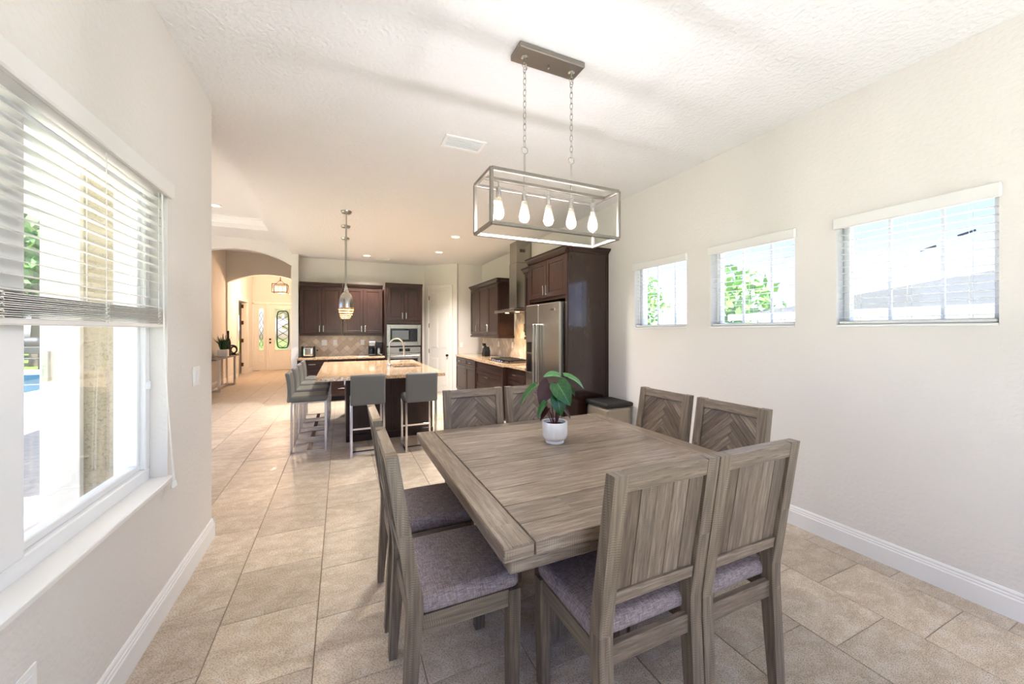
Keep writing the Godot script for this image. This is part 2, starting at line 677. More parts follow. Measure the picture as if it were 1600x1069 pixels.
# ------------------------------------------------------------------ room shell
func base_profile() -> PackedVector2Array:
	return PackedVector2Array([Vector2(0, 0), Vector2(0.017, 0), Vector2(0.017, 0.098), Vector2(0.013, 0.103), Vector2(0.013, 0.113), Vector2(0.009, 0.117), Vector2(0.009, 0.128), Vector2(0.004, 0.137), Vector2(0, 0.138)])


func baseboard(called: String, a: Vector3, b: Vector3, outward: Vector3, label: String) -> void:
	var o := structure(called, extrude(base_profile(), a.distance_to(b), 2), M.white, (a + b) / 2, label)
	o.rotation.y = atan2(-outward.z, outward.x)


func shell() -> void:
	# ceilings
	structure("ceiling", bmesh(Vector3(4.1, 0.24, 11.2)), M.ceiling, P(1.15, CEIL + 0.12, 3.6), "textured white ceiling of dining room and kitchen")
	var st := new_st()
	for r in [[-1.17, -0.9, 3.2, 8.76], [-4.2, -1.17, 7.92, 8.76], [-4.2, -1.17, 3.2, 4.3], [-4.35, -3.6, 4.3, 8.76]]:
		add_box(st, P((r[0] + r[1]) / 2, 3.35, (r[2] + r[3]) / 2), Vector3(r[1] - r[0], 0.3, r[3] - r[2]))
	add_box(st, P(-2.4, 3.44, 6.1), Vector3(2.6, 0.12, 3.8))
	var tray := structure("ceiling", st.commit(), M.ceiling, Vector3.ZERO, "raised tray ceiling of living room beside kitchen")
	var crown := PackedVector2Array([Vector2(0, 0), Vector2(0.012, 0), Vector2(0.012, 0.075), Vector2(0.03, 0.08), Vector2(0.035, 0.10), Vector2(0.07, 0.125), Vector2(0.075, 0.145), Vector2(0.10, 0.155), Vector2(0.10, 0.18), Vector2(0, 0.18)])
	var cr := put("crown_moulding", extrude(crown, 2.43, 2), M.white, tray, P(-2.385, 3.2, 7.92))
	cr.rotation.y = -PI / 2
	cr = put("crown_moulding", extrude(crown, 3.62, 2), M.white, tray, P(-3.6, 3.2, 6.11))
	cr = put("crown_moulding", extrude(crown, 2.43, 2), M.white, tray, P(-2.385, 3.2, 4.3))
	cr.rotation.y = PI / 2
	structure("ceiling", bmesh(Vector3(3.65, 0.1, 7.7)), M.ceiling, P(-2.525, 3.67, 12.6), "white ceiling of hall and foyer")
	# walls of the dining room
	structure("wall_right", holed(-1.9, 9.3, 0, CEIL, 3.03, 3.22, 2, [[0.731, 1.419, 1.45, 2.165], [1.675, 2.371, 1.45, 2.165], [2.627, 3.333, 1.45, 2.165]]), M.wall, Vector3.ZERO, "long greige wall with three small high windows")
	structure("wall_left", holed(-1.9, 3.21, 0, CEIL + 0.24, -0.99, -0.81, 2, [[0.71, 2.49, 0.675, 2.165]]), M.wall, Vector3.ZERO, "greige wall around the wide blind-covered window")
	structure("wall_rear", holed(-0.99, 3.22, 0, CEIL, -1.9, -1.75, 0, [[-0.55, 2.8, 0.0, 2.45]]), M.wall, Vector3.ZERO, "wall behind the camera with a sliding glass door")
	baseboard("baseboard_left", P(-0.81, 0, -1.75), P(-0.81, 0, 3.21), Vector3.RIGHT, "white baseboard under the wide window")
	baseboard("baseboard_left", P(-0.99, 0, 3.21), P(-0.794, 0, 3.21), Vector3(0, 0, -1), "white baseboard across the end of left wall")
	baseboard("baseboard_right", P(3.03, 0, -1.75), P(3.03, 0, 3.8), Vector3.LEFT, "white baseboard along the right wall")
	# kitchen end
	structure("wall_back", bmesh(Vector3(2.75, 3.3, 0.15)), M.wall, P(0.585, 1.65, 9.125), "greige wall behind the kitchen cabinets")
	structure("wall_side", bmesh(Vector3(0.64, CEIL, 0.15)), M.wall, P(2.72, CEIL / 2, 8.525), "short wall between pantry and right-hand cabinets")
	# diagonal pantry wall with its door
	var pw := Node3D.new()
	pw.name = "wall_pantry"
	add_child(pw)
	tag(pw, "diagonal corner wall holding the white pantry door", "", "", "structure")
	pw.position = P(2.099, 0, 8.733)
	pw.rotation.y = -atan2(0.654, 0.626)
	loc("wall_face", holed(-0.455, 0.455, 0, CEIL, -0.06, 0.06, 0, [[-0.31, 0.27, 0.0, 2.42]]), M.wall, pw, Vector3(0, 0, -0.06))
	var d := Node3D.new()
	d.name = "door_2"
	add_child(d)
	tag(d, "white six-panel pantry door with dark knob", "", "", "structure")
	d.position = pw.position
	d.rotation = pw.rotation
	var fr := boxes([[Vector3(-0.345, 1.23, 0), Vector3(0.07, 2.46, 0.03)], [Vector3(0.305, 1.23, 0), Vector3(0.07, 2.46, 0.03)], [Vector3(-0.02, 2.455, 0), Vector3(0.72, 0.07, 0.03)]], 0.006)
	loc("casing", fr, M.door_white, d, Vector3(0, 0, 0.012))
	var leaf := loc("door_leaf", bmesh(Vector3(0.575, 2.41, 0.035), 0.003), M.door_white, d, Vector3(-0.02, 1.21, -0.03))
	for r in [[2.02, 2.33], [1.02, 1.93], [0.14, 0.80]]:
		for sx in [-0.13, 0.13]:
			var h: float = r[1] - r[0]
			loc("panel", boxes([[Vector3(0, 0, 0), Vector3(0.19, h, 0.012)], [Vector3(0, 0, 0.004), Vector3(0.14, h - 0.05, 0.016)]], 0.005), M.door_white, leaf, Vector3(sx, (r[0] + r[1]) / 2 - 1.21, 0.016))
	var kn := loc("knob", lathe([Vector2(0, 0), Vector2(0.02, 0), Vector2(0.012, 0.012), Vector2(0.014, 0.03), Vector2(0.028, 0.045), Vector2(0.026, 0.06), Vector2(0, 0.066)], 16), M.bronze, d, Vector3(0.205, 0.86, -0.015), Vector3(PI / 2, 0, 0))
	tag(kn, "dark bronze knob")
	for y in [0.3, 0.95, 1.55, 2.2]:
		loc("hinge", bmesh(Vector3(0.02, 0.1, 0.02), 0.003), M.hinge, d, Vector3(-0.31, y, -0.005))
	# arch wall, hall, foyer
	structure("wall_arch", extrude(arch(-4.35, -0.79, 3.7, -2.7, -0.916, 2.749, 3.002), 0.15), M.wall, P(0, 0, 8.825), "wall with a wide arched opening to the hall")
	structure("wall_arch", extrude(arch(-3.05, -0.79, 3.62, -2.86, -0.93, 2.769, 3.03), 0.15), M.wall, P(0, 0, 12.835), "second arched wall before the foyer")
	structure("wall_hall", bmesh(Vector3(0.14, 3.62, 7.4)), M.wall, P(-0.86, 1.81, 12.6), "right wall of hall")
	structure("wall_hall", holed(8.9, 16.3, 0, 3.62, -3.05, -2.9, 2, [[14.02, 15.32, 0, 2.38]]), M.wall, Vector3.ZERO, "left wall of hall with open doorway")
	structure("wall_foyer", holed(-4.35, -0.79, 0, 3.62, 16.2, 16.35, 0, [[-2.86, -1.5, 0, 2.4], [-3.65, -3.1, 0.68, 2.12]]), M.wall, Vector3.ZERO, "foyer wall holding the front door")
	structure("wall_study", bmesh(Vector3(0.15, 3.6, 3.6)), M.wall, P(-4.3, 1.8, 14.6), "far wall of room off the hall")
	structure("wall_study", bmesh(Vector3(1.3, 3.6, 0.15)), M.wall, P(-3.7, 1.8, 12.83), "near wall of room off the hall")
	baseboard("baseboard_hall", P(-2.9, 0, 8.9), P(-2.9, 0, 13.95), Vector3.RIGHT, "white baseboard behind the console table")
	baseboard("baseboard_hall", P(-2.9, 0, 15.4), P(-2.9, 0, 16.2), Vector3.RIGHT, "white baseboard between doorway and front door")
	# living-room outer walls
	var lw := Node3D.new()
	lw.name = "wall_living_corner"
	add_child(lw)
	tag(lw, "angled living-room wall with sliding glass doors", "", "", "structure")
	lw.position = P(-2.75, 0, 6.025)
	lw.rotation.y = -atan2(5.45, 2.4)
	loc("wall_face", holed(-2.98, 2.98, 0, 3.2, -0.07, 0.07, 0, [[-2.3, 1.9, 0, 2.4]]), M.wall, lw)
	var sl := Node3D.new()
	sl.name = "window_6"
	add_child(sl)
	tag(sl, "wide sliding glass doors of living room", "", "", "structure")
	sl.position = lw.position
	sl.rotation = lw.rotation
	slider(sl, -2.3, 1.9, 2.4, 3)
	var sr := Node3D.new()
	sr.name = "window_5"
	add_child(sr)
	tag(sr, "sliding glass door behind the camera", "", "", "structure")
	sr.position = P(1.125, 0, -1.82)
	slider(sr, -1.675, 1.675, 2.45, 2)


func slider(parent: Node3D, x0: float, x1: float, h: float, n: int) -> void:
	var w := (x1 - x0) / n
	for i in n:
		var a := x0 + i * w
		var z := 0.025 * (i % 2)
		loc("sash", boxes([[Vector3(a + 0.035, h / 2, z), Vector3(0.07, h, 0.04)], [Vector3(a + w - 0.035, h / 2, z), Vector3(0.07, h, 0.04)], [Vector3(a + w / 2, 0.05, z), Vector3(w - 0.14, 0.1, 0.04)], [Vector3(a + w / 2, h - 0.05, z), Vector3(w - 0.14, 0.1, 0.04)]]), M.vinyl, parent)
		loc("pane", bmesh(Vector3(w - 0.14, h - 0.2, 0.006)), M.glass, parent, Vector3(a + w / 2, h / 2, z))


func arch(x0: float, x1: float, top: float, a0: float, a1: float, spring: float, apex: float) -> PackedVector2Array:
	var p := PackedVector2Array([Vector2(x1, 0), Vector2(x1, top), Vector2(x0, top), Vector2(x0, 0), Vector2(a0, 0)])
	var half := (a1 - a0) / 2
	var rise := apex - spring
	var r := (half * half + rise * rise) / (2 * rise)
	var lim := asin(half / r)
	for i in 25:
		var t := lerpf(-lim, lim, i / 24.0)
		p.append(Vector2((a0 + a1) / 2 + r * sin(t), apex - r + r * cos(t)))
	p.append(Vector2(a1, 0))
	return p


func floor_tiles() -> void:
	var fl := structure("floor", bmesh(Vector3(9.9, 0.12, 18.3)), M.grout, P(-1.7, -0.064, 7.2), "beige stone-look tile floor in staggered rows")
	var pitch := 0.4285
	var tile := bmesh(Vector3(0.423, 0.012, 0.4265), 0.0018)
	var cth := cos(0.4239)
	var sth := sin(0.4239)
	var far := new_st()
	var count := 0
	for k in range(-14, 9):
		var x := -0.535 + 0.427 * k + 0.2135
		for m in range(-8, 36):
			var d := 2.237 - 0.1428 * k + pitch * (m + 0.5) - 2.0 * pitch
			if d < -1.7 or d > 16.1 or x > 3.1:
				continue
			var zc := x * sth + d * cth
			var seen := false
			if zc > 0.2 and d < 6.7:
				var u := 800 + 591.3 * (x * cth - d * sth) / zc
				var v := 517.4 + 591.3 * 1.42 / zc
				seen = u > -60 and u < 1700 and v < 1240 and (x > -0.95 or (d > 3.0 and x / d > -0.34))
			if seen and count < 300:
				count += 1
				put("tile", tile, M.tiles[rng.randi() % 12], fl, P(x, -0.006, d))
			elif x > -5.0:
				add_box(far, P(x, -0.006, d), Vector3(0.423, 0.012, 0.4265))
	tag(put("tile_field", far.commit(), M.tile_far, fl), "", "", "", "stuff")


# ------------------------------------------------------------------ windows, blinds, front door
func openings() -> void:
	var nm := ["third", "second", "first"]
	var spans := [[0.731, 1.419], [1.675, 2.371], [2.627, 3.333]]
	var words := ["largest in view, nearest the camera", "middle of the three small windows", "smallest in view, beside the tall cabinet"]
	for i in 3:
		var d0: float = spans[i][0]
		var d1: float = spans[i][1]
		var w := Node3D.new()
		w.name = "window_%d" % (i + 2)
		add_child(w)
		w.position = P(3.13, 1.45, (d0 + d1) / 2)
		tag(w, "small high window, " + words[i], "", "", "structure")
		var y0 := 1.45
		var y1 := 2.165
		var c := (d0 + d1) / 2
		var fr := boxes([[P(3.14, y0 + 0.02, c), Vector3(0.05, 0.04, d1 - d0)], [P(3.14, y1 - 0.02, c), Vector3(0.05, 0.04, d1 - d0)], [P(3.14, (y0 + y1) / 2, d0 + 0.018), Vector3(0.05, y1 - y0, 0.036)], [P(3.14, (y0 + y1) / 2, d1 - 0.018), Vector3(0.05, y1 - y0, 0.036)]], 0.003)
		put("window_frame", fr, M.vinyl, w)
		for k in [1, 2]:
			bx("muntin", 3.135, 3.155, y0 + 0.04, y1 - 0.04, d0 + (d1 - d0) * k / 3.0 - 0.008, d0 + (d1 - d0) * k / 3.0 + 0.008, M.vinyl, w)
		bx("pane", 3.142, 3.147, y0 + 0.03, y1 - 0.03, d0 + 0.03, d1 - 0.03, M.glass, w, 0.0)
		bx("sill", 3.025, 3.12, y0 - 0.002, y0 + 0.012, d0 + 0.001, d1 - 0.001, M.white, w)
		if i == 0:
			for q in [[1.905, 1.02, 0.035], [1.96, 0.87, 0.035]]:
				var s := put("glass_sticker", bmesh(Vector3(0.001, 0.012, q[2] * 2)), M.window_grey, w, P(3.139, q[0], q[1]))
				s.rotation.x = -0.25
		blind_right(d0, d1, words[i])
	# wide window on the left
	var w1 := Node3D.new()
	w1.name = "window_1"
	add_child(w1)
	w1.position = P(-0.9, 0.675, 1.6)
	tag(w1, "wide white-framed window on left wall", "", "", "structure")
	var Y0 := 0.675
	var Y1 := 2.165
	put("window_frame", boxes([[P(-0.915, Y0 + 0.03, 1.6), Vector3(0.07, 0.06, 1.78)], [P(-0.915, Y1 - 0.03, 1.6), Vector3(0.07, 0.06, 1.78)], [P(-0.915, 1.42, 2.467), Vector3(0.07, 1.37, 0.046)], [P(-0.915, 1.42, 0.733), Vector3(0.07, 1.37, 0.046)]], 0.004), M.vinyl, w1)
	bx("mullion", -0.95, -0.875, Y0 + 0.06, Y1 - 0.06, 1.545, 1.655, M.vinyl, w1, 0.004)
	for a in [[1.655, 2.444], [0.756, 1.545]]:
		var c: float = (a[0] + a[1]) / 2
		var l: float = a[1] - a[0]
		put("sash", boxes([[P(-0.92, Y0 + 0.075, c), Vector3(0.04, 0.03, l)], [P(-0.92, Y1 - 0.075, c), Vector3(0.04, 0.03, l)], [P(-0.92, 1.42, a[1] - 0.014), Vector3(0.04, 1.31, 0.028)], [P(-0.92, 1.42, a[0] + 0.014), Vector3(0.04, 1.31, 0.028)]], 0.003), M.vinyl, w1)
		bx("pane", -0.925, -0.92, Y0 + 0.08, Y1 - 0.08, a[0] + 0.02, a[1] - 0.02, M.glass, w1, 0.0)
	bx("latch", -0.9, -0.868, 1.13, 1.17, 2.45, 2.475, M.vinyl, w1, 0.004)
	bx("sill", -0.885, -0.785, Y0 - 0.018, Y0 + 0.003, 0.69, 2.505, M.white, w1, 0.003)
	# its blind, half raised
	var b := thing("window_blind", "white slatted blind half raised over the wide window", "blind", P(-0.84, 1.43, 1.6), "faux wood window blinds")
	bx("valance", -0.812, -0.786, 2.1, 2.178, 0.66, 2.51, M.slat, b, 0.006)
	bx("head_rail", -0.868, -0.815, 2.105, 2.155, 0.72, 2.48, M.slat, b)
	var slat := bmesh(Vector3(0.05, 0.003, 1.755), 0.001)
	for i in 14:
		put("slat", slat, M.slat, b, P(-0.842, 2.075 - i * 0.0412, 1.6), Vector3(0, 0, -0.24))
	for i in 11:
		put("slat", slat, M.slat, b, P(-0.842 + rng.randf_range(-0.003, 0.003), 1.462 + i * 0.0062, 1.6), Vector3(0, 0, rng.randf_range(-0.02, 0.02)))
	bx("bottom_rail", -0.868, -0.816, 1.437, 1.457, 0.723, 2.478, M.slat, b, 0.004)
	for dd in [0.95, 1.45, 1.95, 2.4]:
		put("ladder_cord", boxes([[P(-0.815, 1.79, dd), Vector3(0.002, 0.62, 0.003)], [P(-0.87, 1.79, dd), Vector3(0.002, 0.62, 0.003)]]), M.cord, b)
		var st := new_st()
		for j in 5:
			add_tube(st, [P(-0.814, 1.455 + j * 0.016, dd - 0.012), P(-0.808, 1.462 + j * 0.016, dd), P(-0.813, 1.455 + j * 0.016, dd + 0.014)], 0.002, 5)
		put("bunched_cord", st.commit(), M.cord, b)
	var cs := new_st()
	for q in [0.0, 0.006, 0.012]:
		add_tube(cs, [P(-0.81, 2.1, 2.42 + q), P(-0.805, 1.45, 2.425 + q), P(-0.79, 1.1, 2.425 + q * 0.4), P(-0.778, 0.78, 2.44 + q), P(-0.772, 0.66, 2.44 + q * 2.0)], 0.0018, 5)
	put("pull_cord", cs.commit(), M.cord, b)
	for q in [-0.004, 0.012, 0.026]:
		put("tassel", lathe([Vector2(0, 0.03), Vector2(0.003, 0.03), Vector2(0.005, 0.022), Vector2(0.009, 0.004), Vector2(0.008, 0), Vector2(0, 0)], 10), M.plate, b, P(-0.772, 0.632, 2.44 + q))
	# front door with side light
	var fd := Node3D.new()
	fd.name = "door_1"
	add_child(fd)
	fd.position = P(-2.18, 0, 16.24)
	tag(fd, "white front door with leaded glass and side light", "", "", "structure")
	put("casing", boxes([[P(-2.885, 1.22, 16.18), Vector3(0.07, 2.44, 0.05)], [P(-1.475, 1.22, 16.18), Vector3(0.07, 2.44, 0.05)], [P(-2.18, 2.43, 16.18), Vector3(1.48, 0.08, 0.05)], [P(-2.445, 1.2, 16.2), Vector3(0.06, 2.4, 0.09)]], 0.004), M.door_white, fd)
	for q in [[-2.85, -2.475, -2.72, -2.56, "side_light"], [-2.415, -1.51, -2.22, -1.71, "door_leaf"]]:
		var x0: float = q[0]
		var x1: float = q[1]
		var g0: float = q[2]
		var g1: float = q[3]
		var lf := put(q[4], holed(x0, x1, 0.0, 2.39, 16.22, 16.265, 0, [[g0, g1, 0.72, 2.24]]), M.door_white, fd)
		bx("glass", g0, g1, 0.72, 2.24, 16.24, 16.246, M.leaded_glass, lf, 0.0)
		put("glass_frame", boxes([[P(g0, 1.48, 16.212), Vector3(0.03, 1.55, 0.02)], [P(g1, 1.48, 16.212), Vector3(0.03, 1.55, 0.02)], [P((g0 + g1) / 2, 0.72, 16.212), Vector3(g1 - g0, 0.03, 0.02)], [P((g0 + g1) / 2, 2.24, 16.212), Vector3(g1 - g0, 0.03, 0.02)]], 0.003), M.door_white, lf)
		var st := new_st()
		var cx := (g0 + g1) / 2
		var hw := (g1 - g0) / 2 - (0.07 if q[4] == "door_leaf" else 0.02)
		var ring := []
		for i in 32:
			var a := TAU * i / 32.0
			ring.append(P(cx + hw * signf(cos(a)) * pow(absf(cos(a)), 0.45), 1.48 + 0.68 * signf(sin(a)) * pow(absf(sin(a)), 0.3), 16.236))
		if q[4] == "door_leaf":
			add_tube(st, ring, 0.022, 6, true)
		for i in 5:
			var y := 0.95 + i * 0.26
			add_tube(st, [P(cx - hw, y, 16.236), P(cx, y + 0.13, 16.236), P(cx + hw, y, 16.236), P(cx, y - 0.13, 16.236)], 0.011, 5, true)
		put("leading", st.commit(), M.lead, lf)
		if q[4] == "door_leaf":
			for sx in [-2.1, -1.83]:
				bx("panel", sx - 0.11, sx + 0.11, 0.28, 0.56, 16.212, 16.225, M.door_white, lf, 0.01)
		else:
			bx("panel", -2.72, -2.56, 0.28, 0.56, 16.212, 16.225, M.door_white, lf, 0.01)
	for y in [1.0, 1.12]:
		put("knob", lathe([Vector2(0, 0), Vector2(0.03, 0), Vector2(0.03, 0.01), Vector2(0.015, 0.02), Vector2(0.03, 0.05), Vector2(0, 0.06)], 14), M.bronze, fd, P(-2.36, y, 16.22), Vector3(PI / 2, 0, 0))
	# open doorway off the hall
	var d3 := Node3D.new()
	d3.name = "door_3"
	add_child(d3)
	d3.position = P(-2.9, 0, 14.67)
	tag(d3, "white-cased doorway off the hall with door swung open", "", "", "structure")
	put("casing", boxes([[P(-2.89, 1.22, 13.985), Vector3(0.04, 2.44, 0.08)], [P(-2.89, 1.22, 15.36), Vector3(0.04, 2.44, 0.08)], [P(-2.89, 2.42, 14.67), Vector3(0.04, 0.08, 1.3)], [P(-2.98, 1.19, 15.312), Vector3(0.15, 2.38, 0.02)]], 0.004), M.door_white, d3)
	put("door_leaf", bmesh(Vector3(0.04, 2.34, 0.78), 0.003), M.door_white, d3, P(-3.10, 1.19, 15.72))
	for y in [0.3, 1.1, 1.7, 2.25]:
		bx("hinge", -3.05, -2.99, y - 0.06, y + 0.06, 15.28, 15.305, M.hinge, d3)
	bx("door_edge", -3.075, -3.055, 0.02, 2.36, 15.27, 15.3, M.hinge, d3)
	var w8 := Node3D.new()
	w8.name = "window_7"
	add_child(w8)
	w8.position = P(-3.375, 0.68, 16.25)
	tag(w8, "bright window seen through the hall doorway", "", "", "structure")
	put("window_frame", boxes([[P(-3.63, 1.4, 16.23), Vector3(0.04, 1.44, 0.06)], [P(-3.12, 1.4, 16.23), Vector3(0.04, 1.44, 0.06)], [P(-3.375, 0.7, 16.23), Vector3(0.47, 0.04, 0.06)], [P(-3.375, 2.1, 16.23), Vector3(0.47, 0.04, 0.06)], [P(-3.375, 1.42, 16.23), Vector3(0.47, 0.035, 0.05)]], 0.003), M.vinyl, w8)
	bx("pane", -3.61, -3.14, 0.72, 2.08, 16.24, 16.246, M.glass, w8, 0.0)


func blind_right(d0: float, d1: float, words: String) -> void:
	var c := (d0 + d1) / 2
	var b := thing("window_blind", "open white slatted blind on small window, " + words, "blind", P(3.06, 1.46, c), "faux wood window blinds")
	bx("valance", 3.004, 3.032, 2.098, 2.172, d0 - 0.012, d1 + 0.012, M.slat, b, 0.006)
	bx("head_rail", 3.04, 3.09, 2.11, 2.155, d0 + 0.008, d1 - 0.008, M.slat, b)
	var slat := bmesh(Vector3(0.05, 0.003, d1 - d0 - 0.016), 0.001)
	for i in 14:
		put("slat", slat, M.slat, b, P(3.068, 1.508 + i * 0.0425, c), Vector3(0, 0, 0.04))
	bx("bottom_rail", 3.044, 3.092, 1.466, 1.484, d0 + 0.008, d1 - 0.008, M.slat, b, 0.004)
	for f in [0.15, 0.5, 0.85]:
		var dd := lerpf(d0, d1, f)
		put("ladder_cord", boxes([[P(3.042, 1.79, dd), Vector3(0.0015, 0.63, 0.002)], [P(3.094, 1.79, dd), Vector3(0.0015, 0.63, 0.002)]]), M.cord, b)
	put("tilt_wand", tube([P(3.035, 2.1, d1 - 0.07), P(3.034, 1.56, d1 - 0.07), P(3.034, 1.5, d1 - 0.07)], 0.004, 6), M.cord, b)


# ------------------------------------------------------------------ outside
func leafy(at: Vector3, r: Vector3, n: int, size: float) -> Mesh:
	var st := new_st()
	for i in n:
		var v := Vector3(rng.randfn(), rng.randfn(), rng.randfn()).normalized() * pow(rng.randf(), 0.4)
		var p := at + v * r * (1.0 + 0.25 * sin(v.x * 9.0) * sin(v.y * 8.0 + v.z * 7.0))
		var a := Vector3(rng.randfn(), rng.randfn(), rng.randfn()).normalized() * size * rng.randf_range(0.6, 1.3)
		var q := Vector3(rng.randfn(), rng.randfn(), rng.randfn()).normalized()
		var bdir := a.cross(q).normalized() * size * 0.5
		var nn := a.cross(bdir).normalized()
		tri(st, p - a, p + bdir, p + a, nn)
		tri(st, p - a, p - bdir, p + a, nn)
	return st.commit()


func tree(label: String, at: Vector3, h: float, r: float, mat: Material, n := 1500) -> void:
	var t := thing("tree", label, "tree", at, "trees outside")
	loc("trunk", tube([Vector3.ZERO, Vector3(0.1, h * 0.35, 0.05), Vector3(0.0, h * 0.6, 0.1)], h * 0.03, 8, false, h * 0.015), M.bark, t)
	loc("crown", leafy(Vector3(0, h * 0.68, 0), Vector3(r, h * 0.34, r), n, 0.17 * r), mat, t)


func outside() -> void:
	tag(put("lawn", bmesh(Vector3(160, 0.1, 160)), M.lawn, self, Vector3(0, -0.22, 0)), "green lawn around the house", "lawn")
	tag(bx("patio_deck", -7.5, -1.0, -0.17, -0.1, -2.5, 5.5, M.paver, self, 0.0), "pale paved patio outside the wide window", "patio")
	tag(bx("side_yard", 3.3, 11.5, -0.17, -0.14, -7.0, 20.0, M.gravel, self, 0.0), "grey gravel side yard beyond the right windows", "yard")
	tag(bx("patio_deck", -1.0, 3.25, -0.17, -0.1, -6.0, -1.92, M.paver, self, 0.0), "pale paved patio behind the camera", "patio")
	var pool := thing("swimming_pool", "blue swimming pool beyond the patio", "pool", P(-7.2, -0.17, 12.0))
	bx("coping", -9.8, -4.85, -0.17, -0.08, 9.0, 15.0, M.paver, pool, 0.0)
	bx("water", -9.5, -5.05, -0.1, -0.06, 9.3, 14.9, M.pool, pool, 0.0)
	bx("raised_edge", -9.8, -4.85, -0.1, 0.32, 15.0, 15.4, M.cream, pool, 0.0)
	bx("raised_wall_tile", -9.8, -4.85, -0.05, 0.22, 14.96, 15.0, M.pool, pool, 0.0)
	# patio wall of living room, seen through the wide window
	var pw := thing("patio_wall", "tan stucco wall with white sliding panel outside window", "wall", P(-1.33, -0.1, 3.25))
	bx("stucco_face", -1.62, -0.99, -0.1, 3.2, 3.22, 3.34, M.stucco, pw, 0.0)
	bx("white_trim", -1.303, -0.995, -0.1, 2.9, 3.19, 3.22, M.cream, pw)
	bx("white_trim", -1.24, -1.2, -0.1, 2.9, 3.17, 3.19, M.cream, pw)
	var sp := bx("sliding_panel", -1.622, -1.45, -0.1, 2.9, 3.18, 3.22, M.cream, pw)
	bx("panel_handle", -1.6, -1.575, 1.12, 1.3, 3.155, 3.18, M.brushed, sp)
	var roof := thing("patio_roof", "flat patio roof outside the wide window", "roof", P(-1.5, 2.72, 0.2))
	bx("roof_deck", -2.3, -1.0, 2.85, 2.95, -2.4, 3.16, M.house, roof, 0.0)
	bx("edge_beam", -2.4, -2.3, 2.72, 2.95, -2.4, 3.16, M.bronze, roof, 0.0)
	var gr := thing("barbecue_grill", "dark barbecue grill on far lawn edge", "grill", P(-10.0, -0.17, 19.0))
	put("body", boxes([[P(-10.0, 0.75, 19.0), Vector3(0.9, 0.25, 0.5)], [P(-10.0, 0.45, 19.0), Vector3(0.8, 0.06, 0.4)]], 0.02), M.black_matte, gr)
	for s in [-1, 1]:
		bx("leg", -10.0 + s * 0.35 - 0.03, -10.0 + s * 0.35 + 0.03, -0.17, 0.65, 18.9, 18.96, M.black_matte, gr)
	put("hood", cushion(Vector3(0.9, 0.4, 0.5), 0.18, 0.0, 8), M.black_matte, gr, P(-10.0, 1.0, 19.0))
	for t in [[P(-12.6, -0.17, 24.5), 8.0, 2.2, "tree_a", "broad green tree behind the pool"], [P(-17.6, -0.17, 31), 9.5, 2.6, "tree_b", "tall light green tree far behind the pool"], [P(-12.0, -0.17, 31), 8.0, 2.4, "tree_a", "dark green tree right of pool"], [P(-19.5, -0.17, 39), 11.0, 3.5, "tree_a", "furthest green tree past the pool"],
			[P(12.2, -0.17, 13.1), 4.2, 1.1, "tree_b", "small light green tree seen in window beside tall cabinet"], [P(15.6, -0.17, 11.0), 4.2, 1.5, "tree_b", "sparse light green tree seen in middle small window"],
			[P(-2.6, -0.17, 24), 5.5, 1.6, "tree_a", "green tree outside the front door"], [P(-6.6, -0.17, 26), 5.5, 1.7, "tree_b", "light green tree outside the side light"]]:
		tree(t[4], t[0], t[1], t[2], M[t[3]], 420 if t[2] < 2.0 else 1500)
	# neighbour's house beyond the right wall
	var hs := thing("neighbour_house", "pale house with low grey-brown roof beyond right windows", "house", P(17, -0.17, 0))
	bx("wall", 12.8, 21.0, -0.165, 1.95, -8.0, 8.2, M.house, hs, 0.0)
	var rp := PackedVector2Array([Vector2(12.2, 1.95), Vector2(17, 3.2), Vector2(21.6, 1.95)])
	var st := new_st()
	var rr := [P(12.2, 1.9, -8.6), P(12.2, 1.9, 8.8), P(21.6, 1.9, 8.8), P(21.6, 1.9, -8.6), P(16.9, 3.15, -4.0), P(16.9, 3.15, 4.2)]
	for f in [[0, 1, 5], [0, 5, 4], [1, 2, 5], [2, 3, 4], [2, 4, 5], [3, 0, 4], [0, 1, 2], [0, 2, 3]]:
		var n: Vector3 = (rr[f[1]] - rr[f[0]]).cross(rr[f[2]] - rr[f[0]]).normalized()
		tri(st, rr[f[0]], rr[f[1]], rr[f[2]], n if n.y > 0 else -n)
	put("roof", st.commit(), M.roof, hs)
	bx("fascia", 12.1, 12.25, 1.78, 1.98, -8.6, 8.8, M.cream, hs, 0.0)
	for d in [0.6, 3.8]:
		var wn := bx("window", 12.74, 12.82, 0.7, 1.6, d, d + 1.2, M.vinyl, hs, 0.0)
		bx("pane", 12.7, 12.75, 0.76, 1.54, d + 0.06, d + 1.14, M.black_glass, wn, 0.0)


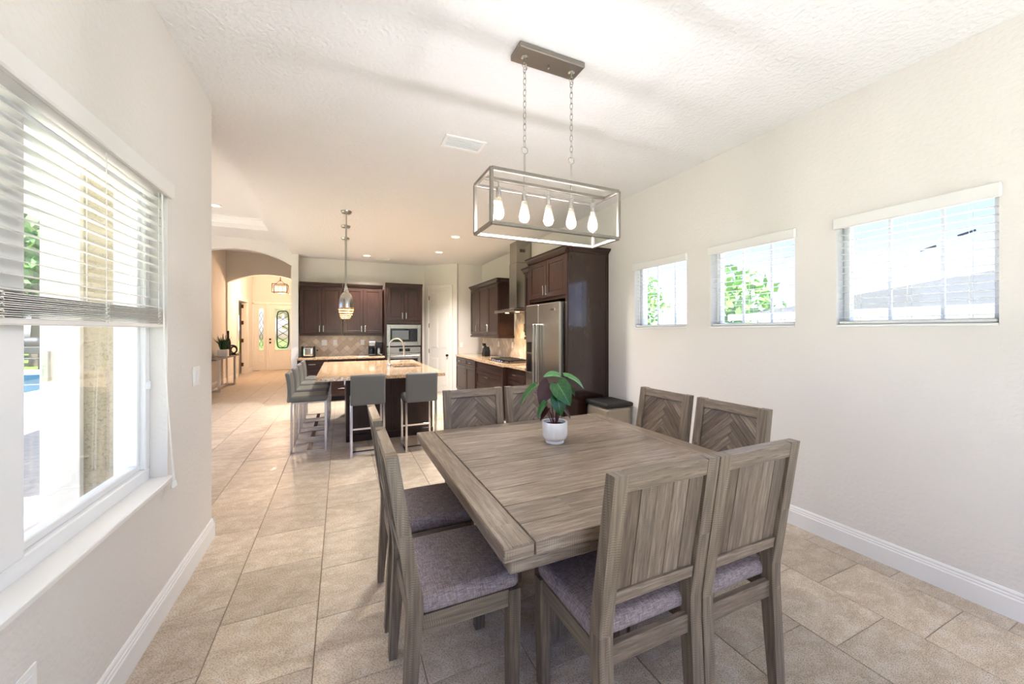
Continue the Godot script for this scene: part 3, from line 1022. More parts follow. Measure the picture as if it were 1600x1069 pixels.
# ------------------------------------------------------------------ dining set
func chair_back_planks(panel: Node3D, w: float, h: float) -> void:
	# rear: upright boards; front: herringbone slats
	var n := 5
	for i in n:
		var pw := w / n
		loc("board", bmesh(Vector3(pw - 0.0016, h, 0.009), 0.001, 1), M.chair[(i * 3 + 1) % 5], panel, Vector3(-w / 2 + pw * (i + 0.5), 0, -0.005 + 0.0008 * ((i * 7) % 3)))
	var sw := 0.043
	var rect := PackedVector2Array([Vector2(-w / 2, -h / 2), Vector2(w / 2, -h / 2), Vector2(w / 2, h / 2), Vector2(-w / 2, h / 2)])
	var to := func(u: float, v: float) -> Vector2:
		return Vector2((u + v) / sqrt(2.0), (u - v) / sqrt(2.0))
	var gap := 0.0009
	for k in range(-7, 9):
		var uk := h / 2 / sqrt(2.0) - 0.01 - k * sw
		for side in 2:
			var q := PackedVector2Array()
			if side == 0:
				for c in [[-0.8, -uk + gap], [uk - gap, -uk + gap], [uk - gap, -uk + sw - gap], [-0.8, -uk + sw - gap]]:
					q.append(to.call(c[0], c[1]))
			else:
				for c in [[uk - sw + gap, -uk + sw + gap], [uk - gap, -uk + sw + gap], [uk - gap, 0.8], [uk - sw + gap, 0.8]]:
					q.append(to.call(c[0], c[1]))
			for piece in Geometry2D.intersect_polygons(q, rect):
				var area := 0.0
				for i in piece.size():
					area += piece[i].cross(piece[(i + 1) % piece.size()]) / 2
				if absf(area) < 0.0003:
					continue
				var ctr := Vector2.ZERO
				for p in piece:
					ctr += p / piece.size()
				var ang := PI / 4 if side == 0 else -PI / 4
				var rel := PackedVector2Array()
				for p in piece:
					rel.append((p - ctr).rotated(-ang))
				loc("herringbone_slat", extrude(rel, 0.007), M.chair[(k * 2 + side * 3 + 20) % 5], panel, Vector3(ctr.x, ctr.y, 0.0055 + 0.0006 * ((k + side) % 2)), Vector3(0, 0, ang))


func make_chair() -> Node3D:
	# local: front (table side) is +z, rear legs at z = 0, width 0.45
	var c := thing("dining_chair", "", "chair", Vector3.ZERO, "dining chairs around the table")
	var hw := 0.22
	var rake := atan2(0.10, 0.53)
	# rear post, side outline in (z, y), turned so that y is the grain
	var side := PackedVector2Array([Vector2(-0.045, 0), Vector2(-0.012, 0), Vector2(0.012, 0.26), Vector2(0.026, 0.44), Vector2(0.024, 0.50), Vector2(-0.058, 1.0), Vector2(-0.098, 1.0), Vector2(-0.026, 0.50), Vector2(-0.026, 0.42), Vector2(-0.034, 0.26)])
	var post := extrude(side, 0.052, 1)
	for s in [-1, 1]:
		loc("rear_leg", post, M.sawn[1 + s], c, Vector3(s * (hw - 0.026), 0, 0), Vector3(0, -PI / 2, 0))
	var front := PackedVector2Array([Vector2(-0.018, 0), Vector2(0.018, 0), Vector2(0.026, 0.36), Vector2(0.026, 0.435), Vector2(-0.026, 0.435), Vector2(-0.026, 0.36)])
	var fl := extrude(front, 0.046, 1)
	for s in [-1, 1]:
		loc("front_leg", fl, M.sawn[1], c, Vector3(s * (hw - 0.026), 0, 0.372))
	for s in [-1, 1]:
		loc("side_rail", bmesh(Vector3(0.024, 0.065, 0.33), 0.002, 2), M.sawn[2], c, Vector3(s * (hw - 0.024), 0.40, 0.19))
	loc("front_rail", bmesh(Vector3(0.34, 0.065, 0.024), 0.002, 0), M.chair[0], c, Vector3(0, 0.40, 0.375))
	loc("rear_rail", bmesh(Vector3(0.34, 0.065, 0.024), 0.002, 0), M.chair[0], c, Vector3(0, 0.40, -0.002))
	loc("seat_cushion", cushion(Vector3(0.428, 0.062, 0.385), 0.026, 0.016), M.fabric, c, Vector3(0, 0.462, 0.205))
	# backrest frame leans with the posts
	var b := Node3D.new()
	b.name = "backrest"
	c.add_child(b)
	b.position = Vector3(0, 0.50, -0.001)
	b.rotation.x = -0.153
	loc("top_rail", bmesh(Vector3(0.337, 0.055, 0.038), 0.002, 0), M.chair[2], b, Vector3(0, 0.478, 0))
	loc("lower_rail", bmesh(Vector3(0.337, 0.042, 0.036), 0.002, 0), M.chair[4], b, Vector3(0, 0.097, 0))
	var panel := Node3D.new()
	panel.name = "panel"
	b.add_child(panel)
	panel.position = Vector3(0, 0.2845, 0)
	chair_back_planks(panel, 0.336, 0.334)
	# flatten: slats hang directly under backrest
	for ch in panel.get_children():
		var t: Transform3D = panel.transform * ch.transform
		panel.remove_child(ch)
		b.add_child(ch, true)
		ch.transform = t
	b.remove_child(panel)
	panel.free()
	return c


func dining() -> void:
	# table
	var t := thing("dining_table", "square weathered grey-brown wooden dining table with plank top", "table", P(1.154, 0, 1.762))
	var x0 := 0.4436
	var x1 := 1.865
	var d0 := 1.0436
	var d1 := 2.4812
	var top := 0.765
	for a in [[x0, x0 + 0.108], [x1 - 0.108, x1]]:
		bx("end_board", a[0], a[1] - 0.0015, top - 0.046, top, d0, d1, M.wood[2], t, 0.004, 2)
	var edges := [0.0, 0.118, 0.258, 0.41, 0.535, 0.69, 0.79, 0.935, 1.08, 1.20, 1.32, 1.4376]
	for i in edges.size() - 1:
		bx("plank", x0 + 0.1095, x1 - 0.1095, top - 0.046, top - (0.0012 if i % 3 == 1 else 0.0004), d0 + edges[i] + 0.0011, d0 + edges[i + 1] - 0.0011, M.wood[[0, 1, 3, 0, 2, 4, 1, 0, 3, 2, 1][i]], t, 0.0022, 0)
	for a in [[x0 + 0.035, x1 - 0.035, d0 + 0.03, d0 + 0.055], [x0 + 0.035, x1 - 0.035, d1 - 0.055, d1 - 0.03]]:
		bx("apron", a[0], a[1], top - 0.105, top - 0.046, a[2], a[3], M.wood[1], t, 0.003, 0)
	for a in [[x0 + 0.035, x0 + 0.06], [x1 - 0.06, x1 - 0.035]]:
		bx("apron", a[0], a[1], top - 0.105, top - 0.046, d0 + 0.055, d1 - 0.055, M.wood[2], t, 0.003, 2)
	for sx in [-1, 1]:
		for sd in [-1, 1]:
			bx("leg", 1.154 + sx * 0.27 - 0.05, 1.154 + sx * 0.27 + 0.05, 0, top - 0.12, 1.762 + sd * 0.22 - 0.05, 1.762 + sd * 0.22 + 0.05, M.wood[4], t, 0.004, 1)
	for sx in [-1, 1]:
		bx("leg_brace", 1.154 + sx * 0.27 - 0.04, 1.154 + sx * 0.27 + 0.04, top - 0.12, top - 0.046, d0 + 0.2, d1 - 0.2, M.wood[1], t, 0.003, 2)
	# chairs: [x of seat centre line or back, d, turn]
	var spots := [
		[P(0.232, 0, 1.53), PI / 2, "grey wooden dining chair, left side of table, nearer the camera"],
		[P(0.232, 0, 2.085), PI / 2, "grey wooden dining chair, left side of table, nearer the bar stools"],
		[P(0.935, 0, 0.965), PI, "grey plank-backed dining chair in front of table, left of the pair"],
		[P(1.378, 0, 0.962), PI, "grey plank-backed dining chair in front of table, right of the pair"],
		[P(0.872, 0, 2.545), 0.0, "herringbone-backed dining chair on kitchen side, beside the bar stools"],
		[P(1.345, 0, 2.545), 0.0, "herringbone-backed dining chair on kitchen side, behind the potted plant"],
		[P(2.0, 0, 1.982), -PI / 2, "herringbone-backed dining chair by right wall, nearer the bin"],
		[P(2.005, 0, 1.49), -PI / 2, "herringbone-backed dining chair by right wall, nearer the camera"]]
	var proto := make_chair()
	for i in spots.size():
		var o: Node3D = proto
		if i > 0:
			o = proto.duplicate()
			o.name = numbered("dining_chair")
			add_child(o)
		o.position = spots[i][0]
		o.rotation.y = spots[i][1]
		o.set_meta("label", spots[i][2])
	plant()
	chandelier()


func leaf_mesh(base: Vector3, tip: Vector3, nrm: Vector3, width: float, droop := 0.12, fold := 0.18) -> Mesh:
	var ax := tip - base
	var l := ax.length()
	var d := ax / l
	var n := (nrm - d * nrm.dot(d)).normalized()
	var s := d.cross(n)
	var st := new_st()
	var nu := 14
	var nv := 4
	var pt := func(i: int, j: int) -> Vector3:
		var u := float(i) / nu
		var half := width * 0.5 * (pow(sin(PI * pow(clampf(u * 0.97 + 0.03, 0, 1), 0.55)), 0.8))
		var v := float(j) / nv
		var back := (0.16 * absf(v) * (1.0 - u)) if u < 0.3 else 0.0
		return base + d * (l * (u - back)) + s * (half * v) + n * (l * (droop * sin(PI * u)) + absf(v) * half * fold)
	var normal_at := func(i: int, j: int) -> Vector3:
		var a: Vector3 = pt.call(mini(i + 1, nu), j) - pt.call(maxi(i - 1, 0), j)
		var ii := clampi(i, 1, nu - 1)
		var b: Vector3 = pt.call(ii, mini(j + 1, nv)) - pt.call(ii, maxi(j - 1, -nv))
		var q := a.cross(b).normalized()
		return q if q.dot(n) > 0 else -q
	for i in nu:
		for j in range(-nv, nv):
			var p := []
			var nn := []
			var uv := []
			for q in [[i, j], [i + 1, j], [i + 1, j + 1], [i, j + 1]]:
				p.append(pt.call(q[0], q[1]))
				nn.append(normal_at.call(q[0], q[1]))
				uv.append(Vector2(float(q[0]) / nu * 0.98 + 0.01, 0.5 + 0.49 * q[1] / nv))
			tri3(st, [p[0], p[1], p[2]], [nn[0], nn[1], nn[2]], [uv[0], uv[1], uv[2]])
			tri3(st, [p[0], p[2], p[3]], [nn[0], nn[2], nn[3]], [uv[0], uv[2], uv[3]])
	st.index()
	return st.commit()


func plant() -> void:
	var o := P(1.148, 0.765, 1.93)
	var t := thing("potted_plant", "green and maroon leafy plant in a white pot on table", "plant", o)
	loc("pot", lathe([Vector2(0, 0), Vector2(0.052, 0), Vector2(0.055, 0.004), Vector2(0.054, 0.012), Vector2(0.05, 0.016), Vector2(0.058, 0.02), Vector2(0.068, 0.03), Vector2(0.073, 0.045), Vector2(0.074, 0.122), Vector2(0.072, 0.125), Vector2(0.068, 0.124), Vector2(0.067, 0.1), Vector2(0, 0.1)], 40), M.ceramic, t)
	loc("soil", lathe([Vector2(0.067, 0.104), Vector2(0.04, 0.11), Vector2(0, 0.112)], 24), M.soil, t)
	var right := Vector3(0.9115, 0, 0.4113)
	var near := Vector3(-0.4113, 0, 0.9115)
	var k := 0.00378
	var at := func(du: float, dv: float, w: float) -> Vector3:
		return right * (du - 865.0) * k + Vector3.UP * ((660.0 - dv) * k + 0.112) + near * w
	for l in [   # base, tip (sideways, height, towards viewer), normal, width, material
			[[874, 588, -0.02], [846, 587, 0.03], Vector3(0.1, 1, 0.35), 0.085, "leaf_pale", 0.1],
			[[880, 587, -0.01], [909, 606, 0.03], Vector3(0.35, 1, 0.25), 0.085, "leaf_pale", 0.12],
			[[868, 597, 0.03], [887, 630, 0.06], Vector3(-0.1, 0.45, 0.9), 0.115, "leaf", 0.06],
			[[868, 617, 0.035], [872, 646, 0.05], Vector3(0.1, 0.2, 1), 0.095, "leaf", 0.06],
			[[836, 603, -0.03], [811, 633, 0.0], Vector3(-0.75, 0.6, 0.35), 0.075, "leaf", 0.08],
			[[857, 599, -0.02], [841, 632, 0.0], Vector3(-0.3, 0.1, 1), 0.105, "leaf_maroon", 0.05],
			[[850, 627, 0.02], [838, 650, 0.05], Vector3(-0.6, 0.5, 0.5), 0.05, "leaf", 0.08],
			[[853, 636, 0.03], [841, 654, 0.05], Vector3(-0.4, 0.6, 0.7), 0.035, "leaf_maroon", 0.05],
			[[879, 637, 0.0], [888, 652, 0.03], Vector3(0.5, 0.6, 0.5), 0.035, "leaf_maroon", 0.05],
			[[878, 600, -0.05], [900, 622, -0.09], Vector3(0.4, 0.8, -0.3), 0.09, "leaf", 0.1]]:
		var b: Vector3 = at.call(l[0][0], l[0][1], l[0][2])
		var e: Vector3 = at.call(l[1][0], l[1][1], l[1][2])
		var n: Vector3 = right * l[2].x + Vector3.UP * l[2].y + near * l[2].z
		loc("leaf", leaf_mesh(b, e, n, l[3], l[5]), M[l[4]], t)
		var foot: Vector3 = right * (l[0][0] - 865.0) * 0.0006 + Vector3(0, 0.108, 0) + near * 0.008
		loc("stem", tube([foot, foot.lerp(b, 0.5) + Vector3(0, 0.02, 0), b.lerp(e, 0.06)], 0.0032, 6, false, 0.0016), M.stem, t)


func chandelier() -> void:
	var t := thing("chandelier", "rectangular brushed metal frame chandelier with five glowing bulbs", "chandelier", P(1.077, 1.96, 1.88))
	var x0 := 0.68
	var x1 := 1.474
	var y0 := 1.96
	var y1 := 2.232
	var d0 := 1.755
	var d1 := 2.005
	var b := 0.018
	var mt: StandardMaterial3D = M.pewter
	for d in [d0, d1]:
		for y in [y0, y1]:
			bx("frame_bar", x0, x1, y - b / 2, y + b / 2, d - b / 2, d + b / 2, mt, t)
	for x in [x0, x1]:
		for d in [d0, d1]:
			bx("frame_post", x - b / 2, x + b / 2, y0, y1, d - b / 2, d + b / 2, mt, t)
		for y in [y0, y1]:
			bx("frame_bar", x - b / 2, x + b / 2, y - b / 2, y + b / 2, d0, d1, mt, t)
	bx("lamp_bar", x0, x1, y1 - 0.009, y1 + 0.009, 1.871, 1.889, mt, t)
	var link := []
	for i in 16:
		var a := TAU * i / 16.0
		link.append(Vector3(0.0085 * cos(a), 0.0155 * sin(a) + signf(sin(a)) * 0.004, 0))
	var lm := tube(link, 0.0021, 6, true)
	var ring := []
	for i in 20:
		ring.append(Vector3(0.019 * cos(TAU * i / 20.0), 0.019 * sin(TAU * i / 20.0), 0))
	var rm := tube(ring, 0.0025, 6, true)
	for x in [0.925, 1.23]:
		put("rod", tube([P(x, y1, 1.88), P(x, 2.345, 1.88), P(x, 2.40, 1.88)], 0.0055, 10), M.nickel, t)
		put("ring", rm, M.nickel, t, P(x, 2.42, 1.88))
		var y := 2.455
		var i := 0
		while y < 2.865:
			put("chain_link", lm, M.nickel, t, P(x, y, 1.88), Vector3(0, 0.5 + (PI / 2 if i % 2 else 0.0), 0))
			y += 0.0315
			i += 1
		put("ring", rm, M.nickel, t, P(x, 2.885, 1.88), Vector3(0, 0.4, 0))
		put("hook", lathe([Vector2(0, 0), Vector2(0.008, 0), Vector2(0.008, 0.03), Vector2(0.02, 0.034), Vector2(0.022, 0.045), Vector2(0, 0.046)], 14), M.nickel, t, P(x, 2.9, 1.88))
	bx("canopy", 0.868, 1.282, 2.938, CEIL, 1.815, 1.945, M.pewter, t, 0.004)
	put("finial", lathe([Vector2(0, 0), Vector2(0.006, 0), Vector2(0.007, 0.022), Vector2(0, 0.024)], 12), M.nickel, t, P(1.077, 2.915, 1.88))
	for k in 5:
		var x := 0.77 + 0.153 * k
		var sk := put("socket", lathe([Vector2(0, 0), Vector2(0.014, 0), Vector2(0.0145, 0.05), Vector2(0.012, 0.056), Vector2(0.004, 0.06), Vector2(0.004, 0.085), Vector2(0, 0.085)], 16), M.nickel, t, P(x, 2.137, 1.88))
		var bl := put("bulb", lathe([Vector2(0, -0.118), Vector2(0.012, -0.116), Vector2(0.024, -0.106), Vector2(0.030, -0.09), Vector2(0.0295, -0.076), Vector2(0.024, -0.05), Vector2(0.017, -0.02), Vector2(0.013, 0.0)], 24), M.bulb_glass, t, P(x, 2.137, 1.88))
		put("filament", lathe([Vector2(0, -0.092), Vector2(0.011, -0.09), Vector2(0.014, -0.06), Vector2(0.008, -0.02), Vector2(0, -0.018)], 12), M.filament, t, P(x, 2.137, 1.88))
		var o := OmniLight3D.new()
		o.name = "bulb_light_%d" % k
		o.light_color = Color(0.98, 0.98, 1.0)
		o.light_energy = 0.11
		o.light_size = 0.02
		o.omni_range = 15.0
		o.omni_attenuation = 2.0
		o.shadow_enabled = true
		add_child(o)
		o.position = P(x, 2.03, 1.88)


# ------------------------------------------------------------------ cabinets
func shaker(w: float, h: float, g := 1) -> Mesh:
	var key := "shaker %.4f %.4f" % [w, h]
	if not meshes.has(key):
		var f := 0.058 if minf(w, h) > 0.22 else 0.035
		meshes[key] = boxes([[Vector3(-w / 2 + f / 2, 0, 0), Vector3(f, h, 0.022)], [Vector3(w / 2 - f / 2, 0, 0), Vector3(f, h, 0.022)], [Vector3(0, h / 2 - f / 2, 0), Vector3(w - 2 * f, f, 0.022)], [Vector3(0, -h / 2 + f / 2, 0), Vector3(w - 2 * f, f, 0.022)],
			[Vector3(0, 0, -0.004), Vector3(w - 2 * f + 0.004, h - 2 * f + 0.004, 0.01)], [Vector3(0, 0, -0.002), Vector3(w - 2 * f - 0.03, h - 2 * f - 0.03, 0.011)]], 0.002, g)
	return meshes[key]


func pull(l: float, vertical: bool) -> Mesh:
	var key := "pull %.3f %s" % [l, vertical]
	if not meshes.has(key):
		var e := l / 2 - 0.012
		meshes[key] = boxes([[Vector3(0, 0, 0.03), Vector3(0.013, l, 0.011)], [Vector3(0, e, 0.013), Vector3(0.01, 0.012, 0.03)], [Vector3(0, -e, 0.013), Vector3(0.01, 0.012, 0.03)]] if vertical else [[Vector3(0, 0, 0.03), Vector3(l, 0.013, 0.011)], [Vector3(e, 0, 0.013), Vector3(0.012, 0.01, 0.03)], [Vector3(-e, 0, 0.013), Vector3(0.012, 0.01, 0.03)]], 0.002)
	return meshes[key]


# a cabinet front: doors and drawers listed in the cabinet's own face coordinates (u to the right seen from the front, y up)
func front(cab: Node3D, face: Vector3, turn: float, list: Array, mat: Material) -> void:
	var right := Vector3(cos(turn), 0, -sin(turn))
	var out := Vector3(sin(turn), 0, cos(turn))
	for f in list:      # [kind, u0, u1, y0, y1, handle u, handle y]
		var c: Vector3 = face + right * ((f[1] + f[2]) / 2) + Vector3(0, (f[3] + f[4]) / 2 - face.y, 0) + out * 0.011
		var o := put(f[0], shaker(f[2] - f[1] - 0.004, f[4] - f[3] - 0.004, 1 if f[0] == "door" else 0), mat, cab, c, Vector3(0, turn, 0))
		if f.size() > 5:
			loc("handle", pull(0.13, f[0] == "door"), M.nickel, o, Vector3(f[5] - (f[1] + f[2]) / 2, f[6] - (f[3] + f[4]) / 2, 0.011))


func crown_poly() -> PackedVector2Array:
	return PackedVector2Array([Vector2(-0.02, 0), Vector2(0.004, 0), Vector2(0.008, 0.02), Vector2(0.03, 0.045), Vector2(0.05, 0.06), Vector2(0.055, 0.08), Vector2(-0.02, 0.08)])


func crown(cab: Node3D, a: Vector3, b: Vector3, outward: Vector3, mat: Material) -> void:
	var o := put("crown", extrude(crown_poly(), a.distance_to(b), 2), mat, cab, (a + b) / 2)
	o.rotation.y = atan2(-outward.z, outward.x)


func diamond_tiles(bed: Node3D, x0: float, x1: float, y0: float, y1: float, mats: Array) -> void:      # in the bed's own plane, facing +z
	var pitch := 0.15
	var rect := PackedVector2Array([Vector2(x0, y0), Vector2(x1, y0), Vector2(x1, y1), Vector2(x0, y1)])
	var h := pitch / 2 - 0.0035
	var whole := extrude(PackedVector2Array([Vector2(-h, 0), Vector2(0, -h), Vector2(h, 0), Vector2(0, h)]), 0.008)
	var i := 0
	var y := y0 - pitch
	while y < y1 + pitch:
		var x := x0 - pitch + (pitch / 2 if i % 2 else 0.0)
		while x < x1 + pitch:
			var m: Material = mats[rng.randi() % mats.size()]
			if x - h > x0 and x + h < x1 and y - h > y0 and y + h < y1:
				loc("diamond_tile", whole, m, bed, Vector3(x, y, 0.009))
			else:
				var dm := PackedVector2Array([Vector2(x - h, y), Vector2(x, y - h), Vector2(x + h, y), Vector2(x, y + h)])
				for piece in Geometry2D.intersect_polygons(dm, rect):
					var box := Rect2(piece[0], Vector2.ZERO)
					for p in piece:
						box = box.expand(p)
					if piece.size() >= 3 and box.size.x > 0.012 and box.size.y > 0.012:
						var c := box.get_center()
						var rel := PackedVector2Array()
						for p in piece:
							rel.append(p - c)
						loc("diamond_tile", extrude(rel, 0.008), m, bed, Vector3(c.x, c.y, 0.009))
			x += pitch
		y += pitch / 2
		i += 1


func backsplash(called: String, label: String, x0: float, x1: float, y0: float, y1: float, at: Vector3, turn: float, extra := []) -> Node3D:
	var b := thing(called, label, "backsplash", at)
	b.rotation.y = turn
	var mats := []
	for c in [Color(0.84, 0.775, 0.70), Color(0.79, 0.725, 0.65), Color(0.87, 0.82, 0.755), Color(0.75, 0.68, 0.60), Color(0.83, 0.775, 0.715)]:
		var m := std(c, 0.32)
		mats.append(m)
	for q in [[x0, x1, y0, y1]] + extra:
		loc("grout_bed", bmesh(Vector3(q[1] - q[0], q[3] - q[2], 0.006)), std(Color(0.66, 0.60, 0.53), 0.9), b, Vector3((q[0] + q[1]) / 2, (q[2] + q[3]) / 2, 0.003))
		diamond_tiles(b, q[0], q[1], q[2], q[3], mats)
	return b


func plate(called: String, label: String, category: String, at: Vector3, turn: float, w: float, group := "wall plates") -> void:
	var t := thing(called, label, category, at, group)
	t.rotation.y = turn
	loc("cover", bmesh(Vector3(w, 0.118, 0.006), 0.003), M.plate, t, Vector3(0, 0, 0.003))
	if category == "switch":
		for i in int(round(w / 0.05)) - (0 if w > 0.08 else 0):
			loc("rocker", bmesh(Vector3(0.03, 0.065, 0.005), 0.002), M.vinyl, t, Vector3((i - (round(w / 0.05) - 1) / 2.0) * 0.046, 0, 0.007))
	else:
		for y in [-0.022, 0.022]:
			loc("receptacle", bmesh(Vector3(0.034, 0.03, 0.004), 0.002), M.vinyl, t, Vector3(0, y, 0.007))


func kitchen_back() -> void:
	var E0: Material = M.espresso[0]
	var F := 8.70
	# wall cabinets
	for q in [[-0.765, 0.028, "left"], [0.032, 0.826, "right"]]:
		var x0: float = q[0]
		var x1: float = q[1]
		var c := thing("upper_cabinet", "dark espresso two-door wall cabinet, %s one over the coffee counter" % q[2], "cabinet", P((x0 + x1) / 2, 1.36, 8.87), "back wall cabinets")
		bx("body", x0, x1, 1.36, 2.34, F, 9.05, E0, c, 0.002, 1)
		var m := (x1 - x0) / 2
		front(c, P((x0 + x1) / 2, 0, F), 0.0, [["door", -m + 0.006, -0.001, 1.375, 2.325, -0.035, 1.47], ["door", 0.001, m - 0.006, 1.375, 2.325, 0.035, 1.47]], E0)
		bx("light_rail", x0, x1, 1.325, 1.36, F - 0.005, F + 0.02, E0, c)
		crown(c, P(x0, 2.335, F), P(x1, 2.335, F), Vector3(0, 0, 1), E0)
	# base cabinets
	for q in [[-0.785, -0.26, "left"], [-0.256, 0.27, "middle"], [0.274, 0.83, "right"]]:
		var x0: float = q[0]
		var x1: float = q[1]
		var c := thing("base_cabinet", "dark base cabinet with drawers on back wall, %s of three" % q[2], "cabinet", P((x0 + x1) / 2, 0, 8.73), "back base cabinets")
		bx("body", x0, x1, 0.1, 0.85, 8.44, 9.05, E0, c, 0.002, 1)
		bx("toe_kick", x0, x1, 0, 0.1, 8.5, 9.05, M.black_gap, c)
		var m := (x1 - x0) / 2 - 0.004
		front(c, P((x0 + x1) / 2, 0, 8.44), 0.0, [["drawer", -m, m, 0.68, 0.835, 0.0, 0.76], ["drawer", -m, m, 0.4, 0.675, 0.0, 0.54], ["drawer", -m, m, 0.12, 0.395, 0.0, 0.26]], E0)
	tag(bx("countertop", -0.787, 0.84, 0.85, 0.89, 8.385, 9.05, M.granite, self, 0.004), "speckled granite counter against the back wall", "countertop")
	backsplash("backsplash", "beige diamond-laid tile backsplash above the coffee counter", -0.785, 0.84, 0.892, 1.33, P(0, 0, 9.05), 0.0)
	# oven tower
	var t := thing("oven_cabinet", "tall espresso cabinet holding microwave and wall oven", "cabinet", P(1.235, 0, 8.7))
	put("body", boxes([[P(0.86, 1.18, 8.714), Vector3(0.03, 2.36, 0.628)], [P(1.61, 1.18, 8.714), Vector3(0.03, 2.36, 0.628)], [P(1.235, 2.0, 8.714), Vector3(0.72, 0.74, 0.628)], [P(1.235, 0.24, 8.714), Vector3(0.72, 0.28, 0.628)], [P(1.235, 1.0, 8.978), Vector3(0.72, 1.3, 0.1)], [P(1.235, 1.088, 8.714), Vector3(0.72, 0.024, 0.628)], [P(1.235, 1.6, 8.714), Vector3(0.72, 0.07, 0.628)]], 0.002, 1), E0, t)
	front(t, P(1.235, 0, 8.4), 0.0, [["door", -0.345, -0.001, 1.645, 2.345, -0.04, 1.75], ["door", 0.001, 0.345, 1.645, 2.345, 0.04, 1.75], ["drawer", -0.345, 0.345, 0.12, 0.37, 0.0, 0.25]], M.espresso[1])
	crown(t, P(0.845, 2.36, 8.4), P(1.625, 2.36, 8.4), Vector3(0, 0, 1), E0)
	bx("toe_kick", 0.86, 1.61, 0.0, 0.1, 8.46, 9.0, M.black_gap, t)
	var mw := thing("microwave", "stainless built-in microwave above the wall oven", "microwave", P(1.235, 1.1, 8.6))
	put("trim_frame", boxes([[P(0.915, 1.33, 8.395), Vector3(0.07, 0.455, 0.02)], [P(1.555, 1.33, 8.395), Vector3(0.07, 0.455, 0.02)], [P(1.235, 1.515, 8.395), Vector3(0.57, 0.085, 0.02)], [P(1.235, 1.145, 8.395), Vector3(0.57, 0.085, 0.02)]], 0.003), M.steel, mw)
	bx("body", 0.95, 1.52, 1.19, 1.47, 8.41, 8.9, M.steel_dark, mw)
	bx("door", 0.955, 1.36, 1.195, 1.465, 8.385, 8.41, M.black_glass, mw)
	bx("door_window", 0.985, 1.33, 1.235, 1.43, 8.382, 8.386, M.window_grey, mw, 0.001)
	bx("control_panel", 1.365, 1.515, 1.195, 1.465, 8.385, 8.41, M.black, mw)
	var ov := thing("wall_oven", "stainless wall oven under the microwave", "oven", P(1.235, 0.39, 8.6))
	bx("body", 0.885, 1.585, 0.4, 1.07, 8.41, 8.9, M.steel_dark, ov)
	bx("control_panel", 0.885, 1.585, 0.945, 1.07, 8.385, 8.41, M.steel, ov, 0.004)
	bx("display", 1.13, 1.36, 0.98, 1.045, 8.382, 8.386, M.black_glass, ov, 0.001)
	bx("door", 0.885, 1.585, 0.4, 0.935, 8.38, 8.41, M.steel, ov, 0.005)
	bx("door_window", 0.95, 1.52, 0.45, 0.83, 8.377, 8.381, M.black_glass, ov, 0.001)
	put("handle", tube([P(0.92, 0.89, 8.33), P(1.235, 0.89, 8.325), P(1.55, 0.89, 8.33)], 0.012, 8), M.chrome, ov)
	# counter-top appliances
	var ts := thing("toaster", "shiny chrome and black toaster on the back counter", "toaster", P(-0.6, 0.89, 8.66))
	put("body", cushion(Vector3(0.20, 0.19, 0.22), 0.035, 0.0, 8), M.chrome, ts, P(-0.6, 1.0, 8.66))
	for sx in [-1, 1]:
		bx("end_cap", -0.6 + sx * 0.105 - 0.018, -0.6 + sx * 0.105 + 0.018, 0.895, 1.115, 8.55, 8.77, M.black, ts, 0.012)
	bx("base", -0.71, -0.49, 0.89, 0.91, 8.55, 8.77, M.black, ts, 0.005)
	bx("lever", -0.46, -0.43, 1.02, 1.04, 8.63, 8.67, M.black, ts)
	bx("slot_rim", -0.66, -0.54, 1.09, 1.1, 8.6, 8.72, M.black, ts)
	for q in [[0.60, "coffee_maker", "black coffee maker with steel top, left of the pair", M.steel], [0.745, "coffee_maker", "black coffee maker beside the oven cabinet", M.black_matte]]:
		var x: float = q[0]
		var cm := thing(q[1], q[2], "coffee maker", P(x, 0.89, 8.66), "coffee makers")
		bx("base", x - 0.065, x + 0.065, 0.89, 0.925, 8.52, 8.78, M.black, cm, 0.006)
		bx("tower", x - 0.065, x + 0.065, 0.925, 1.17, 8.69, 8.78, M.black, cm, 0.006)
		bx("brew_head", x - 0.065, x + 0.065, 1.1, 1.2, 8.53, 8.69, q[3], cm, 0.012)
		put("carafe", lathe([Vector2(0, 0), Vector2(0.05, 0), Vector2(0.055, 0.03), Vector2(0.052, 0.08), Vector2(0.04, 0.115), Vector2(0.042, 0.13), Vector2(0, 0.132)], 20), M.steel if x > 0.7 else M.black_glass, cm, P(x, 0.926, 8.6))
	for q in [[-0.33, "leftmost"], [-0.12, "second"], [0.43, "rightmost"]]:
		plate("wall_outlet", "%s white outlet on diamond tile backsplash behind back counter" % q[1], "outlet", P(q[0], 1.17, 9.036), 0.0, 0.075 if q[0] != -0.33 else 0.1)


